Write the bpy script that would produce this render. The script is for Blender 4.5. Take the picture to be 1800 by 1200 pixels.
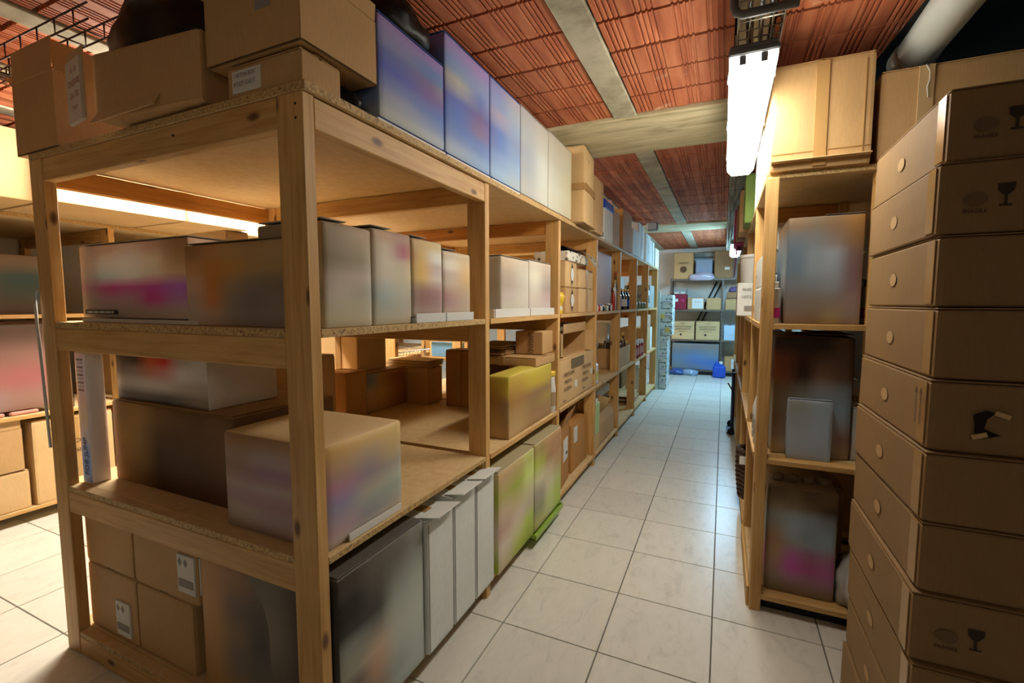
import bpy, bmesh, math, random
from mathutils import Vector, Matrix
random.seed(11)
R = math.radians
scn = bpy.context.scene
col = scn.collection
for o in list(bpy.data.objects):
    bpy.data.objects.remove(o)

# ---------------------------------------------------------------- camera, world, exposure
cam_d = bpy.data.cameras.new('camera')
cam = bpy.data.objects.new('camera', cam_d)
col.objects.link(cam)
cam_d.sensor_width = 36.0
cam_d.lens = 36.0 * 815.93 / 1800.0
cam_d.clip_start = 0.05
cam.location = (0, 0, 1.505)
cam.rotation_euler = (R(90 - 4.673), R(-0.01), R(24.452))
scn.camera = cam
world = bpy.data.worlds.new('world')
scn.world = world
world.use_nodes = True
world.node_tree.nodes['Background'].inputs[0].default_value = (0.6, 0.62, 0.65, 1)
world.node_tree.nodes['Background'].inputs[1].default_value = 0.25
scn.view_settings.view_transform = 'Standard'
scn.view_settings.look = 'None'
scn.view_settings.gamma = 1.0
scn.view_settings.use_curve_mapping = False
scn.view_settings.exposure = 1.55
LAMP_NEAR, LAMP_SIDE, LAMP_FAR, LAMP_FILL = 12.5, 50.0, 40.0, 4.0
WARM, NEUT, COOL = (1.0, 0.95, 0.84), (1.0, 0.95, 0.83), (0.36, 0.71, 1.0)

# ---------------------------------------------------------------- colour and material helpers
def S(h, k=1.0):
    h = h.lstrip('#')
    out = []
    for i in (0, 2, 4):
        c = int(h[i:i+2], 16) / 255.0
        c = c / 12.92 if c <= 0.04045 else ((c + 0.055) / 1.055) ** 2.4
        out.append(c * k)
    return tuple(out)

MATS = {}
def newmat(name):
    m = bpy.data.materials.new(name)
    m.use_nodes = True
    nt = m.node_tree
    b = nt.nodes['Principled BSDF']
    return m, nt, b
def N(nt, t, **kw):
    n = nt.nodes.new(t)
    for k, v in kw.items():
        if k in ('inp',):
            for kk, vv in v.items():
                n.inputs[kk].default_value = vv
        else:
            setattr(n, k, v)
    return n
def ramp(nt, stops):
    n = nt.nodes.new('ShaderNodeValToRGB')
    e = n.color_ramp.elements
    while len(e) < len(stops):
        e.new(0.5)
    for i, (p, c) in enumerate(stops):
        e[i].position = p
        e[i].color = tuple(c) + (1,) if len(c) == 3 else c
    return n
def plain(name, hexc, rough=0.6, metal=0.0, noise=0.0, scale=40, trans=0.0):
    if name in MATS: return MATS[name]
    m, nt, b = newmat(name)
    c = S(hexc)
    b.inputs['Base Color'].default_value = c + (1,)
    b.inputs['Roughness'].default_value = rough
    b.inputs['Metallic'].default_value = metal
    if trans:
        b.inputs['Transmission Weight'].default_value = trans
    if noise:
        tc = N(nt, 'ShaderNodeTexCoord')
        nz = N(nt, 'ShaderNodeTexNoise', inp={'Scale': scale, 'Detail': 5.0})
        nt.links.new(tc.outputs['Object'], nz.inputs['Vector'])
        r = ramp(nt, [(0.3, tuple(x * (1 - noise) for x in c)), (0.7, tuple(min(1, x * (1 + noise)) for x in c))])
        nt.links.new(nz.outputs['Fac'], r.inputs[0])
        nt.links.new(r.outputs[0], b.inputs['Base Color'])
    MATS[name] = m
    return m

def emit(name, colr, strength):
    m, nt, b = newmat(name)
    b.inputs['Base Color'].default_value = (0.9, 0.9, 0.9, 1)
    b.inputs['Emission Color'].default_value = tuple(colr) + (1,)
    b.inputs['Emission Strength'].default_value = strength
    return m

def wood_mat(name, light, mid, dark, knots=True):
    m, nt, b = newmat(name)
    L = nt.links.new
    uv = N(nt, 'ShaderNodeUVMap')
    oi = N(nt, 'ShaderNodeObjectInfo')
    ml = N(nt, 'ShaderNodeMath', operation='MULTIPLY', inp={1: 37.0})
    L(oi.outputs['Random'], ml.inputs[0])
    cb = N(nt, 'ShaderNodeCombineXYZ')
    L(ml.outputs[0], cb.inputs[0]); L(ml.outputs[0], cb.inputs[1])
    ad = N(nt, 'ShaderNodeVectorMath', operation='ADD')
    L(uv.outputs[0], ad.inputs[0]); L(cb.outputs[0], ad.inputs[1])
    # wavering grain
    mp = N(nt, 'ShaderNodeMapping', inp={'Scale': (1.3, 26.0, 1.0)})
    L(ad.outputs[0], mp.inputs['Vector'])
    n1 = N(nt, 'ShaderNodeTexNoise', inp={'Scale': 2.2, 'Detail': 6.0, 'Roughness': 0.6, 'Distortion': 0.6})
    L(mp.outputs[0], n1.inputs['Vector'])
    r1 = ramp(nt, [(0.25, dark), (0.5, mid), (0.78, light)])
    L(n1.outputs['Fac'], r1.inputs[0])
    mp2 = N(nt, 'ShaderNodeMapping', inp={'Scale': (0.8, 2.5, 1.0)})
    L(ad.outputs[0], mp2.inputs['Vector'])
    n2 = N(nt, 'ShaderNodeTexNoise', inp={'Scale': 3.0, 'Detail': 2.0})
    L(mp2.outputs[0], n2.inputs['Vector'])
    r2 = ramp(nt, [(0.3, (0.72, 0.66, 0.58)), (0.65, (1, 1, 1))])
    L(n2.outputs['Fac'], r2.inputs[0])
    mx = N(nt, 'ShaderNodeMix', data_type='RGBA', blend_type='MULTIPLY', inp={0: 0.7})
    L(r1.outputs[0], mx.inputs[6]); L(r2.outputs[0], mx.inputs[7])
    last = mx.outputs[2]
    if knots:
        mk = N(nt, 'ShaderNodeMapping', inp={'Scale': (3.2, 7.0, 1.0)})
        L(ad.outputs[0], mk.inputs['Vector'])
        vo = N(nt, 'ShaderNodeTexVoronoi', inp={'Scale': 1.0, 'Randomness': 1.0})
        vo.voronoi_dimensions = '2D'
        L(mk.outputs[0], vo.inputs['Vector'])
        rk = ramp(nt, [(0.0, (1, 1, 1)), (0.055, (0.85, 0.85, 0.85)), (0.115, (0, 0, 0))])
        L(vo.outputs['Distance'], rk.inputs[0])
        # only some cells carry a knot
        sp = N(nt, 'ShaderNodeSeparateColor')
        L(vo.outputs['Color'], sp.inputs[0])
        gt = N(nt, 'ShaderNodeMath', operation='GREATER_THAN', inp={1: 0.62})
        L(sp.outputs[0], gt.inputs[0])
        mu = N(nt, 'ShaderNodeMath', operation='MULTIPLY')
        L(rk.outputs[0], mu.inputs[0]); L(gt.outputs[0], mu.inputs[1])
        m2 = N(nt, 'ShaderNodeMix', data_type='RGBA', inp={7: (0.10, 0.035, 0.012, 1)})
        L(mu.outputs[0], m2.inputs[0]); L(last, m2.inputs[6])
        last = m2.outputs[2]
    L(last, b.inputs['Base Color'])
    b.inputs['Roughness'].default_value = 0.55
    bp = N(nt, 'ShaderNodeBump', inp={'Strength': 0.15, 'Distance': 0.002})
    L(n1.outputs['Fac'], bp.inputs['Height']); L(bp.outputs[0], b.inputs['Normal'])
    return m

PINE = wood_mat('pine', S('#e0bc7e'), S('#d3a866'), S('#b98846'))
PINE_O = wood_mat('pine_orange', S('#cf9448'), S('#c08238'), S('#9c6226'))

def chip_mat():
    m, nt, b = newmat('chipboard')
    L = nt.links.new
    tc = N(nt, 'ShaderNodeTexCoord')
    n1 = N(nt, 'ShaderNodeTexNoise', inp={'Scale': 130.0, 'Detail': 3.0})
    L(tc.outputs['Object'], n1.inputs['Vector'])
    edge = ramp(nt, [(0.30, S('#6a4c26')), (0.42, S('#b0905a')), (0.7, S('#d6b67a'))])
    L(n1.outputs['Fac'], edge.inputs[0])
    n2 = N(nt, 'ShaderNodeTexNoise', inp={'Scale': 25.0, 'Detail': 6.0, 'Roughness': 0.7})
    L(tc.outputs['Object'], n2.inputs['Vector'])
    top = ramp(nt, [(0.3, S('#c9a874')), (0.7, S('#dcc190'))])
    L(n2.outputs['Fac'], top.inputs[0])
    ge = N(nt, 'ShaderNodeNewGeometry')
    sx = N(nt, 'ShaderNodeSeparateXYZ'); L(ge.outputs['Normal'], sx.inputs[0])
    ab = N(nt, 'ShaderNodeMath', operation='ABSOLUTE'); L(sx.outputs[2], ab.inputs[0])
    mx = N(nt, 'ShaderNodeMix', data_type='RGBA')
    L(ab.outputs[0], mx.inputs[0]); L(edge.outputs[0], mx.inputs[6]); L(top.outputs[0], mx.inputs[7])
    L(mx.outputs[2], b.inputs['Base Color'])
    b.inputs['Roughness'].default_value = 0.65
    return m
CHIP = chip_mat()

def kraft_mat(name, hexc):
    m, nt, b = newmat(name)
    L = nt.links.new
    c = S(hexc)
    tc = N(nt, 'ShaderNodeTexCoord')
    mp = N(nt, 'ShaderNodeMapping', inp={'Scale': (60.0, 60.0, 9.0)})
    L(tc.outputs['Object'], mp.inputs['Vector'])
    n1 = N(nt, 'ShaderNodeTexNoise', inp={'Scale': 3.0, 'Detail': 5.0, 'Roughness': 0.7})
    L(mp.outputs[0], n1.inputs['Vector'])
    n2 = N(nt, 'ShaderNodeTexNoise', inp={'Scale': 3.0, 'Detail': 3.0})
    L(tc.outputs['Object'], n2.inputs['Vector'])
    ad = N(nt, 'ShaderNodeMath', operation='ADD'); L(n1.outputs['Fac'], ad.inputs[0]); L(n2.outputs['Fac'], ad.inputs[1])
    ad2 = N(nt, 'ShaderNodeMath', operation='MULTIPLY', inp={1: 0.5}); L(ad.outputs[0], ad2.inputs[0])
    r = ramp(nt, [(0.3, tuple(x * 0.82 for x in c)), (0.7, tuple(min(1, x * 1.12) for x in c))])
    L(ad2.outputs[0], r.inputs[0])
    L(r.outputs[0], b.inputs['Base Color'])
    b.inputs['Roughness'].default_value = 0.75
    return m
KRAFT = kraft_mat('kraft', '#c09a66')
KRAFT_L = kraft_mat('kraft_light', '#d2b07c')
KRAFT_D = kraft_mat('kraft_dark', '#97764e')
KRAFT_O = kraft_mat('kraft_orange', '#b8833f')
KRAFT_S = kraft_mat('kraft_stack', '#94744a')
WHITEB = kraft_mat('white_board', '#dfe3df')
GREYB = kraft_mat('grey_board', '#8f938f')
PINKB = kraft_mat('pink_board', '#b0306c')
MAROON = kraft_mat('maroon_board', '#8a1c34')
GREENB = kraft_mat('green_board', '#7d9a4a')
KM = {'kraft': KRAFT, 'light': KRAFT_L, 'dark': KRAFT_D, 'orange': KRAFT_O, 'stack': KRAFT_S, 'white': WHITEB,
      'grey': GREYB, 'pink': PINKB, 'maroon': MAROON, 'green': GREENB}
TAPE = plain('packing_tape', '#b08a56', 0.22)
TAPE_C = plain('clear_tape', '#c2a678', 0.15)
INK = plain('black_ink', '#2a221c', 0.7)
INK_BR = plain('brown_ink', '#5a3c20', 0.7)
INK_RED = plain('red_ink', '#9a4a38', 0.7)
INK_GREY = plain('grey_ink', '#8f8a84', 0.7)
INK_BLUE = plain('blue_ink', '#3a6a9a', 0.6)
PAPER = plain('paper', '#dcdcd6', 0.7)
PAPER_Y = plain('yellow_paper', '#d8c060', 0.7)
SCREW = plain('screw_hole', '#2a1a0e', 0.6)
BLACKP = plain('black_plastic', '#0b0a0a', 0.42)
BLACKP.node_tree.nodes['Principled BSDF'].inputs['Specular IOR Level'].default_value = 0.3
PVC = plain('pvc_pipe', '#a8aca4', 0.4)
ZINC = plain('zinc', '#8a8a84', 0.4, 0.8)
WIREM = plain('wire', '#9a9484', 0.4, 0.6)
WIRED = plain('rusty_wire', '#4a2c1c', 0.6, 0.2)
CHROME = plain('chrome', '#b4b8bc', 0.25, 0.9)
GREYPL = plain('grey_plastic', '#6e7070', 0.5)
WHITEPL = plain('white_plastic', '#d2d4d0', 0.4)
BLUEPL = plain('blue_plastic', '#1c4fc0', 0.35)
NAVY = plain('navy_plastic', '#141c3c', 0.4)
REDPL = plain('red_plastic', '#b03428', 0.4)
YELPL = plain('yellow_plastic', '#d8b838', 0.4)
GLASSY = plain('bottle_glass', '#5a4428', 0.15)
GREENGL = plain('green_jar', '#6f7a58', 0.2)
REDGL = plain('red_jar', '#9a3a34', 0.2)
DARKGL = plain('dark_bottle', '#16161e', 0.15)
GOLDCAP = plain('gold_cap', '#c8a448', 0.3, 0.3)
CLEARB = plain('clear_bag', '#b0aabc', 0.2)
STEELG = plain('shelf_steel', '#6a6054', 0.5, 0.3)
BLACKM = plain('black_metal', '#121212', 0.5)
VOID = plain('void_dark', '#141312', 0.8)  # near-black that puts the shade of the rack foot gap into colour

PRINT = None
def print_mat():
    global PRINT
    if PRINT: return PRINT
    m, nt, b = newmat('printed_carton')
    a = N(nt, 'ShaderNodeVertexColor', layer_name='Col')
    nt.links.new(a.outputs[0], b.inputs['Base Color'])
    b.inputs['Roughness'].default_value = 0.6
    PRINT = m
    return m

# ---------------------------------------------------------------- mesh helpers
def link(name, me, mat=None, parent=None, loc=None, rot=None):
    o = bpy.data.objects.new(name, me)
    col.objects.link(o)
    if mat is not None and me is not None and len(me.materials) == 0:
        me.materials.append(mat)
    if parent is not None: o.parent = parent
    if loc is not None: o.location = loc
    if rot is not None: o.rotation_euler = rot
    return o
def tag(o, label=None, cat=None, group=None, kind=None):
    if label: o['label'] = label
    if cat: o['category'] = cat
    if group: o['group'] = group
    if kind: o['kind'] = kind
    return o
def empty(name, loc, rotz=0.0, rot=None):
    o = bpy.data.objects.new(name, None)
    col.objects.link(o)
    o.empty_display_size = 0.05
    o.location = loc
    o.rotation_euler = rot if rot else (0, 0, rotz)
    return o
def bm_obj(name, bm, mat, parent=None, loc=None, rot=None, smooth=False):
    me = bpy.data.meshes.new(name)
    bm.to_mesh(me); bm.free()
    if smooth:
        for p in me.polygons: p.use_smooth = True
    return link(name, me, mat, parent, loc, rot)

def cub(bm, c, s, rot=None, ch=0.0):
    """chamfered box, UV u along the longest side"""
    uvl = bm.loops.layers.uv.verify()
    hx, hy, hz = s[0] / 2, s[1] / 2, s[2] / 2
    ch = min(ch, 0.45 * min(s))
    la = max(range(3), key=lambda i: s[i])
    M = Matrix.Translation(Vector(c))
    if rot: M = M @ rot.to_4x4()
    h = (hx, hy, hz)
    off = random.random() * 5
    vs = {}
    def V(sg, ax):
        k = (sg, ax)
        if k not in vs:
            p = [sg[i] * (h[i] - (ch if i != ax else 0)) for i in range(3)]
            vs[k] = (bm.verts.new(M @ Vector(p)), p)
        return vs[k]
    def F(keys):
        pts = [V(*k) for k in keys]
        f = bm.faces.new([p[0] for p in pts])
        ps = [p[1] for p in pts]
        spread = [max(q[i] for q in ps) - min(q[i] for q in ps) for i in range(3)]
        nax = min(range(3), key=lambda i: spread[i])
        ax = [i for i in range(3) if i != nax]
        u = la if la in ax else ax[0]
        v = [i for i in ax if i != u][0]
        for l, q in zip(f.loops, ps):
            l[uvl].uv = (q[u] + off, q[v] + off + nax * 0.37)
        return f
    for ax in range(3):
        a, b2 = [i for i in range(3) if i != ax]
        for sgn in (-1, 1):
            ring = []
            for (p, q) in ((-1, -1), (1, -1), (1, 1), (-1, 1)):
                sg = [0, 0, 0]; sg[ax] = sgn; sg[a] = p; sg[b2] = q
                ring.append((tuple(sg), ax if ch > 0 else 0))
            if (sgn > 0) == (ax == 1): ring.reverse()
            F(ring)
    if ch > 0:
        for ax in range(3):
            a, b2 = [i for i in range(3) if i != ax]
            for p in (-1, 1):
                for q in (-1, 1):
                    e = []
                    for t, fa in ((-1, a), (1, a), (1, b2), (-1, b2)):
                        sg = [0, 0, 0]; sg[ax] = t; sg[a] = p; sg[b2] = q
                        e.append((tuple(sg), fa))
                    F(e)
        for sx in (-1, 1):
            for sy in (-1, 1):
                for sz in (-1, 1):
                    F([((sx, sy, sz), 0), ((sx, sy, sz), 1), ((sx, sy, sz), 2)])
        bmesh.ops.recalc_face_normals(bm, faces=bm.faces)

def box(name, s, mat, parent=None, loc=(0, 0, 0), rot=None, ch=0.003, c=(0, 0, 0)):
    bm = bmesh.new()
    cub(bm, c, s, None, ch)
    return bm_obj(name, bm, mat, parent, loc, rot)
def box6(name, x0, x1, y0, y1, z0, z1, mat, parent=None, ch=0.003):
    return box(name, (x1 - x0, y1 - y0, z1 - z0), mat, parent, ((x0 + x1) / 2, (y0 + y1) / 2, (z0 + z1) / 2), None, ch)

def tube(bm, pts, r, n=6, caps=True):
    rings = []
    pts = [Vector(p) for p in pts]
    for i, p in enumerate(pts):
        d = (pts[min(i + 1, len(pts) - 1)] - pts[max(i - 1, 0)]).normalized()
        up = Vector((0, 0, 1)) if abs(d.z) < 0.95 else Vector((1, 0, 0))
        a = d.cross(up).normalized(); b = d.cross(a).normalized()
        rings.append([bm.verts.new(p + r * (math.cos(2 * math.pi * k / n) * a + math.sin(2 * math.pi * k / n) * b)) for k in range(n)])
    for i in range(len(rings) - 1):
        for k in range(n):
            f = bm.faces.new([rings[i][k], rings[i][(k + 1) % n], rings[i + 1][(k + 1) % n], rings[i + 1][k]])
            f.smooth = True
    if caps:
        bm.faces.new(rings[0][::-1]); bm.faces.new(rings[-1])
def lathe(bm, prof, n=12, c=(0, 0, 0), sy=1.0):
    rings = []
    for r, z in prof:
        if r < 1e-5:
            rings.append([bm.verts.new((c[0], c[1], c[2] + z))])
        else:
            rings.append([bm.verts.new((c[0] + r * math.cos(2 * math.pi * k / n), c[1] + sy * r * math.sin(2 * math.pi * k / n), c[2] + z)) for k in range(n)])
    for a, b in zip(rings[:-1], rings[1:]):
        for k in range(n):
            k2 = (k + 1) % n
            if len(a) == 1 and len(b) == 1: continue
            if len(a) == 1: f = bm.faces.new([a[0], b[k2], b[k]])
            elif len(b) == 1: f = bm.faces.new([a[k], a[k2], b[0]])
            else: f = bm.faces.new([a[k], a[k2], b[k2], b[k]])
            f.smooth = True

# ---- faces of a box whose root sits at the base centre
def face_frame(face, s):
    sx, sy, sz = s
    if face == '-y': return Vector((-sx/2, -sy/2, 0)), Vector((1, 0, 0)), Vector((0, 0, 1)), Vector((0, -1, 0)), sx, sz
    if face == '+y': return Vector((sx/2, sy/2, 0)), Vector((-1, 0, 0)), Vector((0, 0, 1)), Vector((0, 1, 0)), sx, sz
    if face == '+x': return Vector((sx/2, -sy/2, 0)), Vector((0, 1, 0)), Vector((0, 0, 1)), Vector((1, 0, 0)), sy, sz
    if face == '-x': return Vector((-sx/2, sy/2, 0)), Vector((0, -1, 0)), Vector((0, 0, 1)), Vector((-1, 0, 0)), sy, sz
    return Vector((-sx/2, -sy/2, sz)), Vector((1, 0, 0)), Vector((0, 1, 0)), Vector((0, 0, 1)), sx, sy
def on_face(parent, s, face, u, v, w, h, mat, name, thick=0.002, roll=0.0, label=None):
    """thin sheet at (u,v) = centre in metres from the face's lower left"""
    o, U, V, Nn, _, _ = face_frame(face, s)
    p = o + U * u + V * v + Nn * (thick / 2 + 0.0006)
    M = Matrix((U, V, Nn)).transposed()
    if roll: M = M @ Matrix.Rotation(roll, 3, 'Z')
    bm = bmesh.new(); cub(bm, (0, 0, 0), (w, h, thick), None, 0)
    ob = bm_obj(name, bm, mat, parent, p, M.to_euler())
    if label: ob['label'] = label
    return ob
def writing(parent, s, face, u, v, h, body, mat, name='lettering', roll=0.0, lift=0.0008, width=None):
    cu = bpy.data.curves.new('lettering', 'FONT')
    cu.body = body; cu.size = h * 1.38; cu.align_x = 'CENTER'; cu.align_y = 'CENTER'; cu.extrude = 0.0004
    cu.resolution_u = 2
    tmp = bpy.data.objects.new('tmp', cu)
    col.objects.link(tmp)
    dg = bpy.context.evaluated_depsgraph_get()
    me = bpy.data.meshes.new_from_object(tmp.evaluated_get(dg))
    bpy.data.objects.remove(tmp)
    if width:
        xs = [q.co.x for q in me.vertices]
        k = width / max(1e-4, max(xs) - min(xs))
        for q in me.vertices: q.co.x *= k
    me.materials.clear()
    o, U, V, Nn, _, _ = face_frame(face, s)
    M = Matrix((U, V, Nn)).transposed()
    if roll: M = M @ Matrix.Rotation(roll, 3, 'Z')
    return link(name, me, mat, parent, o + U * u + V * v + Nn * (lift + 0.0004), M.to_euler())
def shape2d(parent, s, face, u, v, polys, mat, name, lift=0.0012):
    o, U, V, Nn, _, _ = face_frame(face, s)
    M = Matrix((U, V, Nn)).transposed()
    bm = bmesh.new()
    for poly in polys:
        bm.faces.new([bm.verts.new((x, y, 0)) for x, y in poly])
    return bm_obj(name, bm, mat, parent, o + U * u + V * v + Nn * lift, M.to_euler())

# ---------------------------------------------------------------- cartons
def grid_box(bm, s, ch=0.004, bow=0.004, n=4, z0=0.0, seed=0):
    """box with slightly bowed sides and worn corners, base at z0, centred in x, y"""
    rnd = random.Random(seed)
    ph = [rnd.uniform(0.3, 1.0) * rnd.choice((1, 1, -0.4)) for _ in range(6)]
    hs = (s[0] / 2, s[1] / 2, s[2] / 2)
    cache = {}
    def P(p):
        k = tuple(round(x, 5) for x in p)
        if k in cache: return cache[k]
        q = [p[i] * hs[i] for i in range(3)]
        for i in range(3):
            if abs(abs(p[i]) - 1) < 1e-6:
                j, l = [x for x in range(3) if x != i]
                f = (1 - p[j] ** 2) * (1 - p[l] ** 2)
                q[i] += math.copysign(bow * f * ph[i * 2 + (p[i] > 0)], p[i])
        ne = sum(abs(abs(x) - 1) < 1e-6 for x in p)
        if ne >= 2:
            for i in range(3):
                if abs(abs(p[i]) - 1) < 1e-6: q[i] -= math.copysign(ch * 0.5 * (ne - 1), p[i])
        q[2] += hs[2] + z0
        cache[k] = bm.verts.new(q)
        return cache[k]
    st = [-1, -0.93, -0.4, 0.4, 0.93, 1]
    m = len(st) - 1
    for i in range(3):
        a, b = [x for x in range(3) if x != i]
        for sg in (-1, 1):
            for x in range(m):
                for y in range(m):
                    q = []
                    for (xx, yy) in ((x, y), (x + 1, y), (x + 1, y + 1), (x, y + 1)):
                        p = [0, 0, 0]; p[i] = sg; p[a] = st[xx]; p[b] = st[yy]
                        q.append(P(p))
                    if (sg > 0) == (i == 1): q.reverse()
                    f = bm.faces.new(q); f.smooth = False

CN = [0]
def carton(label, x0, x1, y0, y1, z0, z1, colr='kraft', rotz=0.0, tape=('+x',), flaps=True, group=None, name='cardboard_box',
           cat='box', bow=0.005, tapemat=None, rot=None):
    CN[0] += 1
    s = (x1 - x0, y1 - y0, z1 - z0)
    t = empty(name, ((x0 + x1) / 2, (y0 + y1) / 2, z0), rotz, rot)
    tag(t, label, cat, group)
    mat = KM[colr] if isinstance(colr, str) else colr
    ft = 0.004 if flaps else 0.0
    bm = bmesh.new(); grid_box(bm, (s[0], s[1], s[2] - ft), bow=bow, seed=CN[0])
    bm_obj('body', bm, mat, t)
    if flaps:
        lx = s[0] >= s[1]
        for sg in (-1, 1):
            if lx: fs, fc = (s[0] - 0.008, s[1] / 2 - 0.006, ft), (0, sg * (s[1] / 4 + 0.001), s[2] - ft / 2 + 0.0005)
            else: fs, fc = (s[0] / 2 - 0.006, s[1] - 0.008, ft), (sg * (s[0] / 4 + 0.001), 0, s[2] - ft / 2 + 0.0005)
            box('flap', fs, mat, t, fc, None, 0.001)
        tm = tapemat or TAPE
        if lx: box('tape', (s[0], 0.05, 0.001), tm, t, (0, 0, s[2] + 0.0012), None, 0)
        else: box('tape', (0.05, s[1], 0.001), tm, t, (0, 0, s[2] + 0.0012), None, 0)
    for f in tape:
        o, U, V, Nn, w, h = face_frame(f, s)
        on_face(t, s, f, w / 2, h / 2, 0.048, h * 0.96, tapemat or TAPE, 'tape', 0.001 + bow)
    return t, s

def open_carton(label, x0, x1, y0, y1, z0, z1, colr='kraft', rotz=0.0, flaps=(('-y', 20), ('+y', -30), ('+x', 100), ('-x', 60)), fl=0.12,
                group=None, rot=None, name='open_cardboard_box'):
    """flap angle: 0 = lying inward over the top, 90 = upright, 180 = hanging outward level"""
    s = (x1 - x0, y1 - y0, z1 - z0)
    t = empty(name, ((x0 + x1) / 2, (y0 + y1) / 2, z0), rotz, rot)
    tag(t, label, 'box', group)
    mat = KM[colr] if isinstance(colr, str) else colr
    w = 0.005
    bm = bmesh.new()
    cub(bm, (0, 0, w / 2), (s[0], s[1], w), None, 0.001)
    for sg in (-1, 1):
        cub(bm, (sg * (s[0] / 2 - w / 2), 0, s[2] / 2), (w, s[1], s[2]), None, 0.001)
        cub(bm, (0, sg * (s[1] / 2 - w / 2), s[2] / 2), (s[0] - 2 * w, w, s[2]), None, 0.001)
    bm_obj('body', bm, mat, t)
    for f, ang in flaps:
        o, U, V, Nn, wd, h = face_frame(f, s)
        edge = o + U * wd / 2 + Vector((0, 0, s[2]))
        a = R(ang)
        d = -Nn * math.cos(a) + Vector((0, 0, 1)) * math.sin(a)
        nn = U.cross(d)
        M = Matrix((U, d, nn)).transposed()
        bm = bmesh.new(); cub(bm, (0, fl / 2, 0), (wd - 0.01, fl, 0.004), None, 0.001)
        bm_obj('flap', bm, mat, t, edge, M.to_euler())
    return t, s

# ---- printed packages: soft colour print, with mild shading put in, from a small grid of colours (rows top to bottom)
def smooth(t): return t * t * (3 - 2 * t)
def grid_col(g, u, v, k):
    rows, cols = len(g), len(g[0])
    x = u * cols - 0.5; y = (1 - v) * rows - 0.5
    x = min(max(x, 0), cols - 1); y = min(max(y, 0), rows - 1)
    i, j = min(int(x), max(cols - 2, 0)), min(int(y), max(rows - 2, 0))
    fx, fy = smooth(x - i), smooth(y - j)
    i2, j2 = min(i + 1, cols - 1), min(j + 1, rows - 1)
    out = []
    c00, c10, c01, c11 = g[j][i], g[j][i2], g[j2][i], g[j2][i2]
    for q in range(3):
        a = c00[q] * (1 - fx) + c10[q] * fx
        b = c01[q] * (1 - fx) + c11[q] * fx
        out.append((a * (1 - fy) + b * fy) * k)
    return out
def G(*rows): return [[S(c) for c in r.split()] for r in rows]
def pack_mesh(name, s, faces, base, k, bow, nseg=12):
    bm = bmesh.new()
    cl = bm.loops.layers.float_color.new('Col')
    for f in ('-y', '+y', '+x', '-x', '+z', '-z'):
        if f == '-z':
            o, U, V, Nn, w, h = Vector((-s[0]/2, s[1]/2, 0)), Vector((1, 0, 0)), Vector((0, -1, 0)), Vector((0, 0, -1)), s[0], s[1]
        else:
            o, U, V, Nn, w, h = face_frame(f, s)
        g = faces.get(f)
        n = nseg if g else 5
        st = sorted(set([0.0, min(0.02, 0.006 / w)] + [i / n for i in range(1, n)] + [1 - min(0.02, 0.006 / w), 1.0]))
        sv = sorted(set([0.0, min(0.02, 0.006 / h)] + [i / n for i in range(1, n)] + [1 - min(0.02, 0.006 / h), 1.0]))
        vv = {}
        for i, u in enumerate(st):
            for j, v in enumerate(sv):
                b = bow * (1 - (2 * u - 1) ** 4) * (1 - (2 * v - 1) ** 4)
                ed = (u in (0.0, 1.0)) + (v in (0.0, 1.0))
                p = o + U * (u * w) + V * (v * h) + Nn * (b if f != '-z' else 0)
                if ed:
                    cpt = Vector((0, 0, s[2] / 2))
                    p = p + (cpt - p).normalized() * 0.003 * ed
                vv[i, j] = bm.verts.new(p)
        for i in range(len(st) - 1):
            for j in range(len(sv) - 1):
                fc = bm.faces.new([vv[i, j], vv[i + 1, j], vv[i + 1, j + 1], vv[i, j + 1]])
                fc.smooth = True
                for l, (a, b) in zip(fc.loops, ((i, j), (i + 1, j), (i + 1, j + 1), (i, j + 1))):
                    c = grid_col(g, st[a], sv[b], k) if g else [x * k for x in base]
                    l[cl] = (c[0], c[1], c[2], 1)
    bmesh.ops.remove_doubles(bm, verts=bm.verts, dist=0.0004)
    me = bpy.data.meshes.new(name); bm.to_mesh(me); bm.free()
    return me
def pack(label, x0, x1, y0, y1, z0, z1, faces, base='#a89c88', k=1.25, rotz=0.0, bow=0.004, group=None, name='printed_carton', cat='package',
         seam=True, rot=None):
    s = (x1 - x0, y1 - y0, z1 - z0)
    t = empty(name, ((x0 + x1) / 2, (y0 + y1) / 2, z0), rotz, rot)
    tag(t, label, cat, group)
    me = pack_mesh('body', s, faces, S(base), k, bow)
    link('body', me, print_mat(), t)
    if seam:   # glued end flap standing a little proud of the top
        tm = plain('pack_flap_' + base, base, 0.6)
        if s[0] >= s[1]: box('lid_flap', (s[0] * 0.98, s[1] * 0.49, 0.003), tm, t, (0, -s[1] * 0.245, s[2] + bow + 0.002), None, 0.001)
        else: box('lid_flap', (s[0] * 0.49, s[1] * 0.98, 0.003), tm, t, (s[0] * 0.245, 0, s[2] + bow + 0.002), None, 0.001)
    return t, s
def cut(g, a, b):
    """columns a..b (fractions) of a colour grid, as a new grid"""
    n = 6
    return [[tuple(grid_col(g, a + (b - a) * (i + 0.5) / n, 1 - (j + 0.5) / len(g), 1)) for i in range(n)] for j in range(len(g))]

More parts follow.
